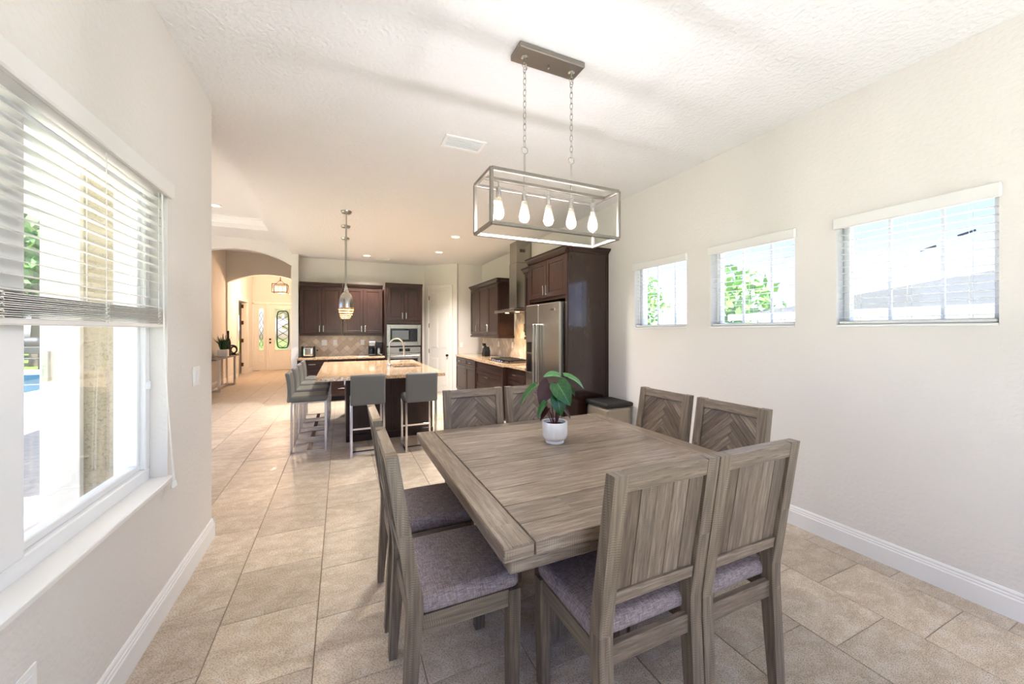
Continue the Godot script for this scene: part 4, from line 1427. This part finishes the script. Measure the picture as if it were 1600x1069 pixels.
func kitchen_right() -> void:
	var E0: Material = M.espresso[0]
	var E1: Material = M.espresso[1]
	var T := -PI / 2
	# fronts face -x; u runs with increasing z, i.e. decreasing d
	var low := thing("base_cabinet", "espresso base cabinet with two drawers and doors beside the pantry", "cabinet", P(2.73, 0, 7.7), "right base cabinets")
	bx("body", 2.42, 3.008, 0.1, 0.85, 6.95, 8.44, E0, low, 0.002, 1)
	bx("toe_kick", 2.48, 3.008, 0, 0.1, 6.95, 8.44, M.black_gap, low)
	front(low, P(2.42, 0, 7.695), T, [["drawer", -0.74, -0.002, 0.69, 0.835, -0.37, 0.765], ["drawer", 0.002, 0.74, 0.69, 0.835, 0.37, 0.765], ["door", -0.74, -0.002, 0.12, 0.685, -0.04, 0.58], ["door", 0.002, 0.74, 0.12, 0.685, 0.65, 0.58]], E1)
	var mid := thing("base_cabinet", "espresso cooktop cabinet with corner posts, bumped out from the run", "cabinet", P(2.68, 0, 6.2), "right base cabinets")
	bx("body", 2.36, 3.008, 0.1, 0.85, 5.5, 6.945, E0, mid, 0.002, 1)
	bx("toe_kick", 2.42, 3.008, 0, 0.1, 5.5, 6.945, M.black_gap, mid)
	for d in [5.545, 6.9]:
		bx("corner_post", 2.325, 2.37, 0.0, 0.85, d - 0.04, d + 0.04, M.espresso[1], mid, 0.006, 1)
	front(mid, P(2.36, 0, 6.22), T, [["drawer", -0.63, 0.63, 0.69, 0.835], ["drawer", -0.63, 0.63, 0.4, 0.685, 0.0, 0.6], ["drawer", -0.63, 0.63, 0.12, 0.395, 0.0, 0.31]], E1)
	var end := thing("base_cabinet", "narrow espresso drawer cabinet beside the refrigerator", "cabinet", P(2.73, 0, 5.17), "right base cabinets")
	bx("body", 2.42, 3.008, 0.1, 0.85, 4.85, 5.495, E0, end, 0.002, 1)
	bx("toe_kick", 2.48, 3.008, 0, 0.1, 4.85, 5.495, M.black_gap, end)
	front(end, P(2.42, 0, 5.17), T, [["drawer", -0.315, 0.315, 0.66, 0.835, 0.0, 0.75], ["drawer", -0.315, 0.315, 0.4, 0.655, 0.0, 0.54], ["drawer", -0.315, 0.315, 0.12, 0.395, 0.0, 0.27]], E1)
	var ct := PackedVector2Array([Vector2(3.03, -8.44), Vector2(2.385, -8.44), Vector2(2.385, -7.05), Vector2(2.325, -6.93), Vector2(2.325, -5.52), Vector2(2.385, -5.46), Vector2(2.385, -4.845), Vector2(3.03, -4.845)])
	var st := new_st()
	add_extrude(st, ct, -0.02, 0.02, 0, Transform3D(Basis(Vector3(1, 0, 0), Vector3(0, 0, 1), Vector3(0, -1, 0)), Vector3(0, 0.87, 0)))
	tag(put("countertop", st.commit(), M.granite, self), "speckled granite counter along the right-hand cabinets", "countertop")
	backsplash("backsplash", "warm diamond-laid tile backsplash behind the cooktop", -1.79, 1.79, 0.892, 1.285, P(3.03, 0, 6.64), T, [[0.06, 1.18, 1.285, 1.745]])
	var ck := thing("cooktop", "black gas cooktop with iron grates set in right counter", "cooktop", P(2.68, 0.89, 6.05))
	bx("glass_top", 2.43, 2.93, 0.8905, 0.9, 5.62, 6.48, M.steel_dark, ck, 0.004)
	for i in 3:
		var d := 5.76 + i * 0.285
		put("grate", boxes([[P(2.56, 0.925, d), Vector3(0.02, 0.02, 0.25)], [P(2.80, 0.925, d), Vector3(0.02, 0.02, 0.25)], [P(2.68, 0.93, d - 0.1), Vector3(0.4, 0.018, 0.016)], [P(2.68, 0.93, d + 0.1), Vector3(0.4, 0.018, 0.016)], [P(2.68, 0.93, d), Vector3(0.4, 0.018, 0.016)], [P(2.5, 0.91, d - 0.1), Vector3(0.018, 0.03, 0.016)], [P(2.5, 0.91, d + 0.1), Vector3(0.018, 0.03, 0.016)], [P(2.86, 0.91, d - 0.1), Vector3(0.018, 0.03, 0.016)], [P(2.86, 0.91, d + 0.1), Vector3(0.018, 0.03, 0.016)]], 0.003), M.black_matte, ck)
	for i in 5:
		put("knob", lathe([Vector2(0, 0), Vector2(0.018, 0), Vector2(0.016, 0.02), Vector2(0, 0.022)], 14), M.chrome, ck, P(2.455, 0.9, 5.85 + i * 0.1))
	# wall cabinets
	var u := thing("upper_cabinet", "espresso three-door wall cabinet on right wall beside pantry", "cabinet", P(2.86, 1.33, 7.4), "right wall cabinets")
	bx("body", 2.7, 3.014, 1.33, 2.34, 6.58, 8.22, E0, u, 0.002, 1)
	front(u, P(2.7, 0, 7.4), T, [["door", -0.815, -0.275, 1.345, 2.325, -0.36, 1.47], ["door", -0.271, 0.271, 1.345, 2.325, 0.31, 1.47], ["door", 0.275, 0.815, 1.345, 2.325, 0.345, 1.47]], E1)
	bx("light_rail", 2.68, 3.014, 1.285, 1.33, 6.56, 8.24, E0, u, 0.006)
	crown(u, P(2.69, 2.335, 6.54), P(2.69, 2.335, 8.24), Vector3.LEFT, E0)
	crown(u, P(2.65, 2.335, 6.58), P(3.03, 2.335, 6.58), Vector3(0, 0, 1), E0)
	var u2 := thing("upper_cabinet", "narrow espresso wall cabinet between hood and refrigerator", "cabinet", P(2.86, 1.33, 5.15), "right wall cabinets")
	bx("body", 2.7, 3.014, 1.33, 2.34, 4.85, 5.45, E0, u2, 0.002, 1)
	front(u2, P(2.7, 0, 5.15), T, [["door", -0.295, 0.295, 1.345, 2.325, -0.25, 1.47]], E1)
	bx("light_rail", 2.68, 3.014, 1.285, 1.33, 4.85, 5.47, E0, u2, 0.006)
	crown(u2, P(2.69, 2.335, 4.85), P(2.69, 2.335, 5.5), Vector3.LEFT, E0)
	# hood
	var h := thing("range_hood", "stainless chimney range hood over the cooktop", "range hood", P(2.85, 1.74, 6.02))
	bx("chimney", 2.73, 3.03, 1.82, 2.6, 5.87, 6.17, M.steel, h, 0.004)
	bx("upper_chimney", 2.738, 3.03, 2.6, CEIL, 5.878, 6.162, M.steel, h, 0.004)
	bx("canopy", 2.55, 3.03, 1.745, 1.785, 5.6, 6.44, M.steel, h, 0.006)
	put("canopy_top", extrude(PackedVector2Array([Vector2(-0.24, 0), Vector2(0.24, 0), Vector2(0.24, 0.04), Vector2(-0.06, 0.04)]), 0.5, 0), M.steel, h, P(2.79, 1.785, 6.02))
	for d in [5.8, 6.24]:
		put("hood_lamp", lathe([Vector2(0, 0), Vector2(0.032, 0.0), Vector2(0.036, 0.006), Vector2(0, 0.007)], 18), M.glow, h, P(2.72, 1.739, d))
		var hl := SpotLight3D.new()
		hl.name = "hood_lamp_light"
		hl.light_color = Color(1.0, 0.82, 0.6)
		hl.light_energy = 0.4
		hl.light_size = 0.03
		hl.spot_angle = 70.0
		hl.spot_angle_attenuation = 0.9
		hl.spot_range = 10.0
		hl.shadow_enabled = true
		add_child(hl, true)
		hl.position = P(2.72, 1.73, d)
		hl.rotation.x = -PI / 2
	bx("badge", 2.80, 2.90, 2.78, 2.83, 5.872, 5.879, M.steel_dark, h, 0.001)
	# refrigerator block
	var fc := thing("refrigerator_cabinet", "two-door reddish brown cabinet above refrigerator with tall side panels", "cabinet", P(2.74, 0, 4.3))
	bx("side_panel", 2.44, 3.03, 0, 2.36, 3.8, 3.84, M.espresso[2], fc, 0.003, 1)
	bx("side_panel", 2.44, 3.03, 0, 2.36, 4.80, 4.84, E0, fc, 0.003, 1)
	bx("face_strip", 2.425, 2.445, 0, 2.36, 3.795, 3.835, M.espresso[1], fc, 0.002, 1)
	bx("face_strip", 2.995, 3.028, 0, 2.36, 3.79, 3.8, M.espresso[1], fc, 0.002, 1)
	bx("body", 2.46, 3.03, 1.82, 2.36, 3.84, 4.80, E0, fc, 0.002, 1)
	front(fc, P(2.46, 0, 4.32), T, [["door", -0.475, -0.001, 1.86, 2.345, -0.035, 1.95], ["door", 0.001, 0.475, 1.86, 2.345, 0.035, 1.95]], M.espresso[1])
	crown(fc, P(2.445, 2.355, 3.75), P(2.445, 2.355, 4.86), Vector3.LEFT, E0)
	crown(fc, P(2.4, 2.355, 3.8), P(3.03, 2.355, 3.8), Vector3(0, 0, 1), E0)
	var rf := thing("refrigerator", "stainless side-by-side refrigerator with door dispenser", "refrigerator", P(2.7, 0, 4.32))
	bx("body", 2.45, 3.0, 0.02, 1.76, 3.87, 4.77, M.steel_dark, rf, 0.005)
	var dl := bx("door", 2.365, 2.445, 0.06, 1.775, 4.405, 4.775, M.steel, rf, 0.012)
	var dr := bx("door", 2.365, 2.445, 0.06, 1.775, 3.865, 4.4, M.steel, rf, 0.012)
	bx("grille", 2.4, 2.46, 0.0, 0.06, 3.87, 4.77, M.black, rf)
	for q in [[dl, 4.445], [dr, 4.36]]:
		var d: float = q[1]
		put("handle", boxes([[P(2.315, 1.1, d), Vector3(0.022, 0.82, 0.026)], [P(2.34, 1.5, d), Vector3(0.055, 0.025, 0.024)], [P(2.34, 0.7, d), Vector3(0.055, 0.025, 0.024)]], 0.006), M.chrome, q[0])
	bx("dispenser_display", 2.36, 2.367, 1.13, 1.27, 4.6, 4.72, M.black_glass, dl, 0.001)
	bx("dispenser_recess", 2.358, 2.367, 0.86, 1.11, 4.6, 4.72, M.black, dl, 0.002)
	bx("dispenser_tray", 2.335, 2.366, 0.85, 0.865, 4.6, 4.72, M.chrome, dl, 0.002)
	bx("badge", 2.361, 2.367, 1.67, 1.70, 3.98, 4.08, M.chrome, dr, 0.001)
	# bin, knife block, plates
	var bn := thing("trash_can", "champagne metal step bin with black lid beside tall cabinet", "trash can", P(2.82, 0, 3.5))
	put("body", cushion(Vector3(0.36, 0.56, 0.40), 0.05, 0.0, 10), M.champagne, bn, P(2.82, 0.3, 3.53))
	put("lid", cushion(Vector3(0.375, 0.05, 0.415), 0.02, 0.008, 10), M.black_matte, bn, P(2.82, 0.595, 3.53))
	bx("base", 2.65, 2.99, 0, 0.04, 3.34, 3.72, M.black_matte, bn, 0.006)
	bx("pedal", 2.76, 2.88, 0.012, 0.03, 3.27, 3.36, M.steel, bn, 0.004)
	var kb := thing("knife_block", "dark knife block with black handles on right counter", "knife block", P(2.78, 0.89, 7.5))
	put("block", extrude(PackedVector2Array([Vector2(-0.09, 0), Vector2(0.08, 0), Vector2(0.1, 0.09), Vector2(-0.02, 0.2), Vector2(-0.1, 0.12)]), 0.12), M.black_matte, kb, P(2.78, 0.89, 7.5), Vector3(0, PI / 2, 0))
	for i in 4:
		put("handle", tube([P(2.75 + i * 0.02, 1.04 + 0.02 * (i % 2), 7.53), P(2.75 + i * 0.02, 1.10, 7.58), P(2.75 + i * 0.02, 1.15, 7.63)], 0.012, 8), M.black, kb)
	put("scissor_ring", tube(circle(0.022, 14), 0.005, 6, true), M.chrome, kb, P(2.68, 1.0, 7.46), Vector3(0, PI / 2, 0))
	plate("light_switch", "white light switch on short wall beside the pantry door", "switch", P(2.53, 1.1, 8.448), 0.0, 0.075)
	plate("wall_outlet", "white outlet on warm backsplash, nearer the knife block", "outlet", P(3.014, 1.15, 7.35), T, 0.075)
	plate("wall_outlet", "white outlet on warm backsplash, nearer the cooktop", "outlet", P(3.014, 1.15, 6.65), T, 0.075)


func circle(r: float, n: int) -> Array:
	var a := []
	for i in n:
		a.append(Vector3(r * cos(TAU * i / n), r * sin(TAU * i / n), 0))
	return a


# ------------------------------------------------------------------ island and stools
func make_stool() -> Node3D:
	# local: sitter faces +z, back at z = 0, width 0.40
	var s := thing("bar_stool", "", "stool", Vector3.ZERO, "grey leather bar stools at the island")
	loc("seat", cushion(Vector3(0.375, 0.075, 0.40), 0.03, 0.006, 10), M.leather, s, Vector3(0, 0.622, 0.205))
	loc("backrest", cushion(Vector3(0.37, 0.345, 0.045), 0.02, 0.0, 12, -0.015), M.leather, s, Vector3(0, 0.762, 0.005), Vector3(-0.06, 0, 0))
	for sx in [-0.172, 0.172]:
		loc("rear_leg", bmesh(Vector3(0.024, 0.59, 0.024), 0.002), M.chrome, s, Vector3(sx, 0.295, 0.03))
		loc("front_leg", bmesh(Vector3(0.024, 0.59, 0.024), 0.002), M.chrome, s, Vector3(sx, 0.295, 0.385))
		loc("floor_bar", bmesh(Vector3(0.024, 0.016, 0.33), 0.002), M.chrome, s, Vector3(sx, 0.008, 0.207))
		loc("seat_rail", bmesh(Vector3(0.024, 0.014, 0.33), 0.002), M.chrome, s, Vector3(sx, 0.582, 0.207))
	loc("footrest", bmesh(Vector3(0.32, 0.024, 0.024), 0.002), M.chrome, s, Vector3(0, 0.235, 0.385))
	loc("floor_cross_bar", bmesh(Vector3(0.32, 0.016, 0.05), 0.002), M.chrome, s, Vector3(0, 0.008, 0.207))
	return s


func island() -> void:
	var E0: Material = M.espresso[0]
	var c := thing("kitchen_island", "dark espresso kitchen island base", "island", P(0.6, 0, 6.2))
	put("body", boxes([[P(0.38, 0.425, 6.185), Vector3(0.61, 0.85, 1.83)], [P(1.1385, 0.425, 6.185), Vector3(0.043, 0.85, 1.83)], [P(0.9, 0.425, 5.495), Vector3(0.434, 0.85, 0.45)], [P(0.9, 0.425, 6.74), Vector3(0.434, 0.85, 0.72)], [P(0.9, 0.3, 6.05), Vector3(0.434, 0.6, 0.66)]], 0.0, 1), E0, c)
	bx("end_panel", 0.055, 0.078, 0.0, 0.85, 5.25, 7.12, M.espresso[1], c, 0.002, 1)
	for q in [[0.09, 0.6], [0.62, 1.14]]:
		bx("back_panel", q[0], q[1], 0.1, 0.84, 5.258, 5.272, M.espresso[1], c, 0.003, 1)
	bx("base_moulding", 0.06, 1.165, 0.0, 0.09, 5.25, 5.27, M.espresso[1], c, 0.003)
	put("support_bracket", boxes([[P(0.0, 0.83, 5.9), Vector3(0.11, 0.02, 0.03)], [P(0.045, 0.74, 5.9), Vector3(0.02, 0.18, 0.03)]], 0.002), M.chrome, c)
	tag(put("countertop", boxes([[P(0.22, 0.87, 5.97), Vector3(0.97, 0.04, 2.45)], [P(1.153, 0.87, 5.97), Vector3(0.106, 0.04, 2.45)], [P(0.9025, 0.87, 5.245), Vector3(0.395, 0.04, 1.0)], [P(0.9025, 0.87, 6.7725), Vector3(0.395, 0.04, 0.845)]]), M.granite, self), "polished speckled granite island top", "countertop")
	var sk := thing("sink", "stainless undermount sink in the island top", "sink", P(0.9, 0.65, 6.05))
	put("bowl", boxes([[P(0.9025, 0.66, 6.05), Vector3(0.42, 0.02, 0.62)], [P(0.70, 0.755, 6.05), Vector3(0.02, 0.19, 0.64)], [P(1.105, 0.755, 6.05), Vector3(0.02, 0.19, 0.64)], [P(0.9025, 0.755, 5.735), Vector3(0.39, 0.19, 0.02)], [P(0.9025, 0.755, 6.36), Vector3(0.39, 0.19, 0.02)]], 0.003), M.steel, sk)
	put("drain", lathe([Vector2(0, 0.004), Vector2(0.03, 0.004), Vector2(0.04, 0)], 16), M.chrome, sk, P(0.9025, 0.67, 6.05))
	var f := thing("faucet", "chrome gooseneck faucet beside the island sink", "faucet", P(0.66, 0.89, 5.95))
	put("base", lathe([Vector2(0, 0), Vector2(0.03, 0), Vector2(0.028, 0.03), Vector2(0.018, 0.04), Vector2(0, 0.04)], 18), M.chrome, f, P(0.66, 0.89, 5.95))
	var arc := [P(0.66, 0.9, 5.95), P(0.66, 1.2, 5.95)]
	for i in range(1, 13):
		var a := PI - PI * 0.92 * i / 12.0
		arc.append(P(0.765 + 0.105 * cos(a), 1.2 + 0.105 * sin(a), 5.95 + 0.02 * i / 12.0))
	arc.append(P(0.882, 1.10, 5.975))
	put("spout", tube(arc, 0.012, 10), M.chrome, f)
	put("spray_head", tube([P(0.878, 1.12, 5.974), P(0.885, 1.06, 5.976), P(0.888, 1.03, 5.977)], 0.017, 10), M.chrome, f)
	put("lever", tube([P(0.66, 0.97, 5.93), P(0.64, 0.985, 5.9), P(0.63, 1.02, 5.87)], 0.006, 6), M.chrome, f)
	# stools
	var proto := make_stool()
	var spots := [
		[P(0.277, 0, 4.55), PI, "grey leather bar stool seen from behind, left of the two facing away"],
		[P(0.865, 0, 4.5), PI, "grey leather bar stool seen from behind, right of the two facing away"],
		[P(-0.555, 0, 5.22), PI / 2, "grey bar stool in side row, nearest the camera"],
		[P(-0.555, 0, 5.83), PI / 2, "grey bar stool in side row, second from the camera"],
		[P(-0.555, 0, 6.44), PI / 2, "grey bar stool in side row, third from the camera"],
		[P(-0.555, 0, 7.05), PI / 2, "grey bar stool in side row, farthest from the camera"]]
	for i in spots.size():
		var o: Node3D = proto
		if i > 0:
			o = proto.duplicate()
			o.name = numbered("bar_stool")
			add_child(o)
		o.position = spots[i][0]
		o.rotation.y = spots[i][1]
		o.set_meta("label", spots[i][2])
	# pendants
	for q in [[5.34, "nearest"], [6.09, "middle"], [6.88, "farthest"]]:
		var d: float = q[0]
		var p := thing("pendant_light", "ribbed metal and glass bell pendant over island, %s of three" % q[1], "pendant light", P(0.06, 1.63, d), "island pendants")
		put("canopy", lathe([Vector2(0, -0.03), Vector2(0.055, -0.028), Vector2(0.064, -0.014), Vector2(0.066, 0), Vector2(0, 0)], 24), M.brushed, p, P(0.06, CEIL, d))
		put("rod", tube([P(0.06, 1.99, d), P(0.06, 2.5, d), P(0.06, 2.95, d)], 0.007, 8), M.brushed, p)
		put("collar", lathe([Vector2(0.012, 0.09), Vector2(0.014, 0.07), Vector2(0.026, 0.06), Vector2(0.022, 0.045), Vector2(0.03, 0.03), Vector2(0.033, 0.0)], 20), M.chrome, p, P(0.06, 1.91, d))
		put("shade", lathe([Vector2(0.033, 0.30), Vector2(0.05, 0.285), Vector2(0.07, 0.25), Vector2(0.083, 0.20), Vector2(0.089, 0.14), Vector2(0.09, 0.10)], 32), M.nickel, p, P(0.06, 1.62, d))
		for y in [[0.075, 0.10, 0.096], [0.045, 0.07, 0.088], [0.01, 0.035, 0.078]]:
			put("glass_band", lathe([Vector2(y[2] - 0.004, y[0]), Vector2(y[2], y[0]), Vector2(y[2], y[1] - 0.004), Vector2(y[2] - 0.004, y[1])], 32), M.amber, p, P(0.06, 1.62, d))
		put("bulb", lathe([Vector2(0, 0.03), Vector2(0.02, 0.035), Vector2(0.03, 0.06), Vector2(0.022, 0.1), Vector2(0.012, 0.13), Vector2(0, 0.13)], 16), M.glow, p, P(0.06, 1.62, d))
		var o := OmniLight3D.new()
		o.name = "pendant_bulb_light"
		o.light_color = Color(1.0, 0.93, 0.84)
		o.light_energy = 0.5
		o.light_size = 0.04
		o.omni_range = 15.0
		o.omni_attenuation = 2.0
		o.shadow_enabled = true
		add_child(o, true)
		o.position = P(0.06, 1.69, d)


# ------------------------------------------------------------------ hall things
func hall() -> void:
	var t := thing("console_table", "glass-topped chrome console table against hall wall", "console table", P(-2.72, 0, 11.5))
	bx("top", -2.89, -2.52, 0.76, 0.785, 10.3, 12.6, M.steel_dark, t, 0.003)
	for d in [10.75, 12.15]:
		put("leg_frame", boxes([[P(-2.57, 0.38, d), Vector3(0.05, 0.76, 0.05)], [P(-2.84, 0.38, d), Vector3(0.05, 0.76, 0.05)], [P(-2.705, 0.025, d), Vector3(0.22, 0.05, 0.05)]], 0.004), M.chrome, t)
	bx("shelf_bar", -2.72, -2.68, 0.05, 0.09, 10.78, 12.12, M.chrome, t)
	var pp := thing("potted_grass", "spiky green plant in square white pot on console", "plant", P(-2.68, 0.785, 11.55))
	bx("pot", -2.78, -2.58, 0.785, 0.96, 11.45, 11.65, M.ceramic, pp, 0.006)
	for i in 34:
		var a := rng.randf() * TAU
		var lean := rng.randf_range(0.02, 0.2)
		var hh := rng.randf_range(0.24, 0.42)
		var b := P(-2.68 + 0.05 * cos(a), 0.95, 11.55 + 0.05 * sin(a))
		put("blade", tube([b, b + Vector3(cos(a) * lean * 0.4, hh * 0.6, sin(a) * lean * 0.4), b + Vector3(cos(a) * lean, hh, sin(a) * lean)], 0.014, 4, false, 0.002), M.grass_leaf, pp)
	var bt := thing("wine_bottle", "tall dark bottle beside the spiky plant on console", "bottle", P(-2.68, 0.785, 12.0))
	loc("body", lathe([Vector2(0, 0), Vector2(0.06, 0), Vector2(0.062, 0.02), Vector2(0.062, 0.34), Vector2(0.05, 0.40), Vector2(0.024, 0.45), Vector2(0.02, 0.62), Vector2(0, 0.62)], 20), M.black, bt)
	loc("cap", lathe([Vector2(0.024, 0.56), Vector2(0.024, 0.64), Vector2(0, 0.645)], 16), M.black_matte, bt)
	var sc := thing("sculpture", "dark looped sculpture on right end of console", "sculpture", P(-2.66, 0.785, 12.4))
	bx("plinth", -2.76, -2.56, 0.785, 0.81, 12.25, 12.55, M.black, sc)
	put("loop", tube(circle(0.11, 24), 0.022, 8, true), M.black, sc, P(-2.66, 0.925, 12.33), Vector3(0, 0.7, 0))
	put("loop", tube(circle(0.085, 24), 0.02, 8, true), M.bronze, sc, P(-2.66, 0.91, 12.48), Vector3(0, -0.5, 0))
	# foyer lantern
	var l := thing("foyer_light", "lit rectangular glass lantern hanging in foyer", "lamp", P(-1.75, 2.6, 13.9))
	put("stem", tube([P(-1.75, 2.98, 13.9), P(-1.75, 3.3, 13.9), P(-1.75, 3.6, 13.9)], 0.012, 8), M.bronze, l)
	for s in [-1, 1]:
		put("hanger", tube([P(-1.75, 3.05, 13.9), P(-1.75 + s * 0.06, 2.97, 13.9), P(-1.75 + s * 0.14, 2.9, 13.9)], 0.008, 6), M.bronze, l)
	put("frame", boxes([[P(-1.75, 2.89, 13.72), Vector3(0.42, 0.02, 0.02)], [P(-1.75, 2.89, 14.08), Vector3(0.42, 0.02, 0.02)], [P(-1.75, 2.63, 13.72), Vector3(0.42, 0.02, 0.02)], [P(-1.75, 2.63, 14.08), Vector3(0.42, 0.02, 0.02)], [P(-1.95, 2.76, 13.72), Vector3(0.02, 0.26, 0.02)], [P(-1.55, 2.76, 13.72), Vector3(0.02, 0.26, 0.02)], [P(-1.95, 2.76, 14.08), Vector3(0.02, 0.26, 0.02)], [P(-1.55, 2.76, 14.08), Vector3(0.02, 0.26, 0.02)], [P(-1.75, 2.9, 13.9), Vector3(0.3, 0.02, 0.02)]]), M.bronze, l)
	for s in [-0.12, 0.0, 0.12]:
		put("bulb", lathe([Vector2(0, -0.07), Vector2(0.03, -0.05), Vector2(0.035, 0), Vector2(0.02, 0.05), Vector2(0, 0.06)], 14), M.glow, l, P(-1.75 + s, 2.76, 13.9))
	var o := OmniLight3D.new()
	o.name = "foyer_bulb_light"
	o.light_color = Color(1.0, 0.84, 0.69)
	o.light_energy = 2.3
	o.light_size = 0.1
	o.omni_range = 15.0
	o.omni_attenuation = 2.0
	o.shadow_enabled = true
	add_child(o)
	o.position = P(-1.75, 2.68, 13.9)


# ------------------------------------------------------------------ ceiling fittings and plates
func fittings() -> void:
	for q in [[1.714, 6.05, CEIL, "recessed ceiling light nearest the hood"], [1.75, 7.36, CEIL, "recessed ceiling light before the pantry door"], [0.484, 8.3, CEIL, "recessed ceiling light before the back cabinets"], [1.682, 4.23, CEIL, "recessed ceiling light seen through the chandelier frame"], [-1.79, 7.28, 3.38, "recessed light in the living room tray ceiling"]]:
		var power := 4.5 if q[2] == CEIL else 2.0
		if q[1] == 8.3:
			power = 7.0
		var p := P(q[0], q[2], q[1])
		var t := thing("recessed_light", q[3], "ceiling light", p, "recessed ceiling lights")
		loc("trim_ring", lathe([Vector2(0.062, -0.002), Vector2(0.066, -0.008), Vector2(0.09, -0.006), Vector2(0.093, 0.0)], 28), M.white, t)
		loc("lamp_lens", lathe([Vector2(0, -0.004), Vector2(0.063, -0.003), Vector2(0.063, 0.0)], 24), M.glow, t)
		var s := SpotLight3D.new()
		s.name = "recessed_lamp"
		s.light_color = Color(1.0, 0.975, 0.945)
		s.light_energy = power
		s.light_size = 0.06
		s.spot_angle = 62.0
		s.spot_angle_attenuation = 0.8
		s.spot_range = 15.0
		s.shadow_enabled = true
		add_child(s, true)
		s.position = p - Vector3(0, 0.02, 0)
		s.rotation.x = -PI / 2
	var v := thing("ceiling_vent", "white louvred air vent in dining room ceiling", "vent", P(0.92, CEIL, 3.02), "ceiling vents")
	put("vent_frame", boxes([[P(0.92, CEIL - 0.004, 2.93), Vector3(0.34, 0.01, 0.03)], [P(0.92, CEIL - 0.004, 3.11), Vector3(0.34, 0.01, 0.03)], [P(0.765, CEIL - 0.004, 3.02), Vector3(0.03, 0.01, 0.15)], [P(1.075, CEIL - 0.004, 3.02), Vector3(0.03, 0.01, 0.15)]], 0.003), M.white, v)
	bx("vent_back", 0.78, 1.06, CEIL - 0.003, CEIL, 2.945, 3.095, M.plate, v, 0.0)
	for i in 5:
		put("louvre", bmesh(Vector3(0.28, 0.003, 0.02)), M.white, v, P(0.92, CEIL - 0.011, 2.96 + i * 0.03), Vector3(0.45, 0, 0))
	var v2 := thing("ceiling_vent", "small white air vent in kitchen ceiling near back wall", "vent", P(0.80, CEIL, 8.55), "ceiling vents")
	bx("vent_frame", 0.64, 0.96, CEIL - 0.01, CEIL, 8.45, 8.65, M.white, v2)
	for i in 4:
		bx("louvre", 0.66, 0.94, CEIL - 0.016, CEIL - 0.01, 8.475 + i * 0.045, 8.49 + i * 0.045, M.white, v2, 0.001)
	plate("light_switch", "white switch plate on left wall beside the wide window", "switch", P(-0.81, 1.146, 2.9), PI / 2, 0.115)
	plate("wall_outlet", "white outlet low on left wall under the wide window", "outlet", P(-0.81, 0.405, 1.53), PI / 2, 0.075)
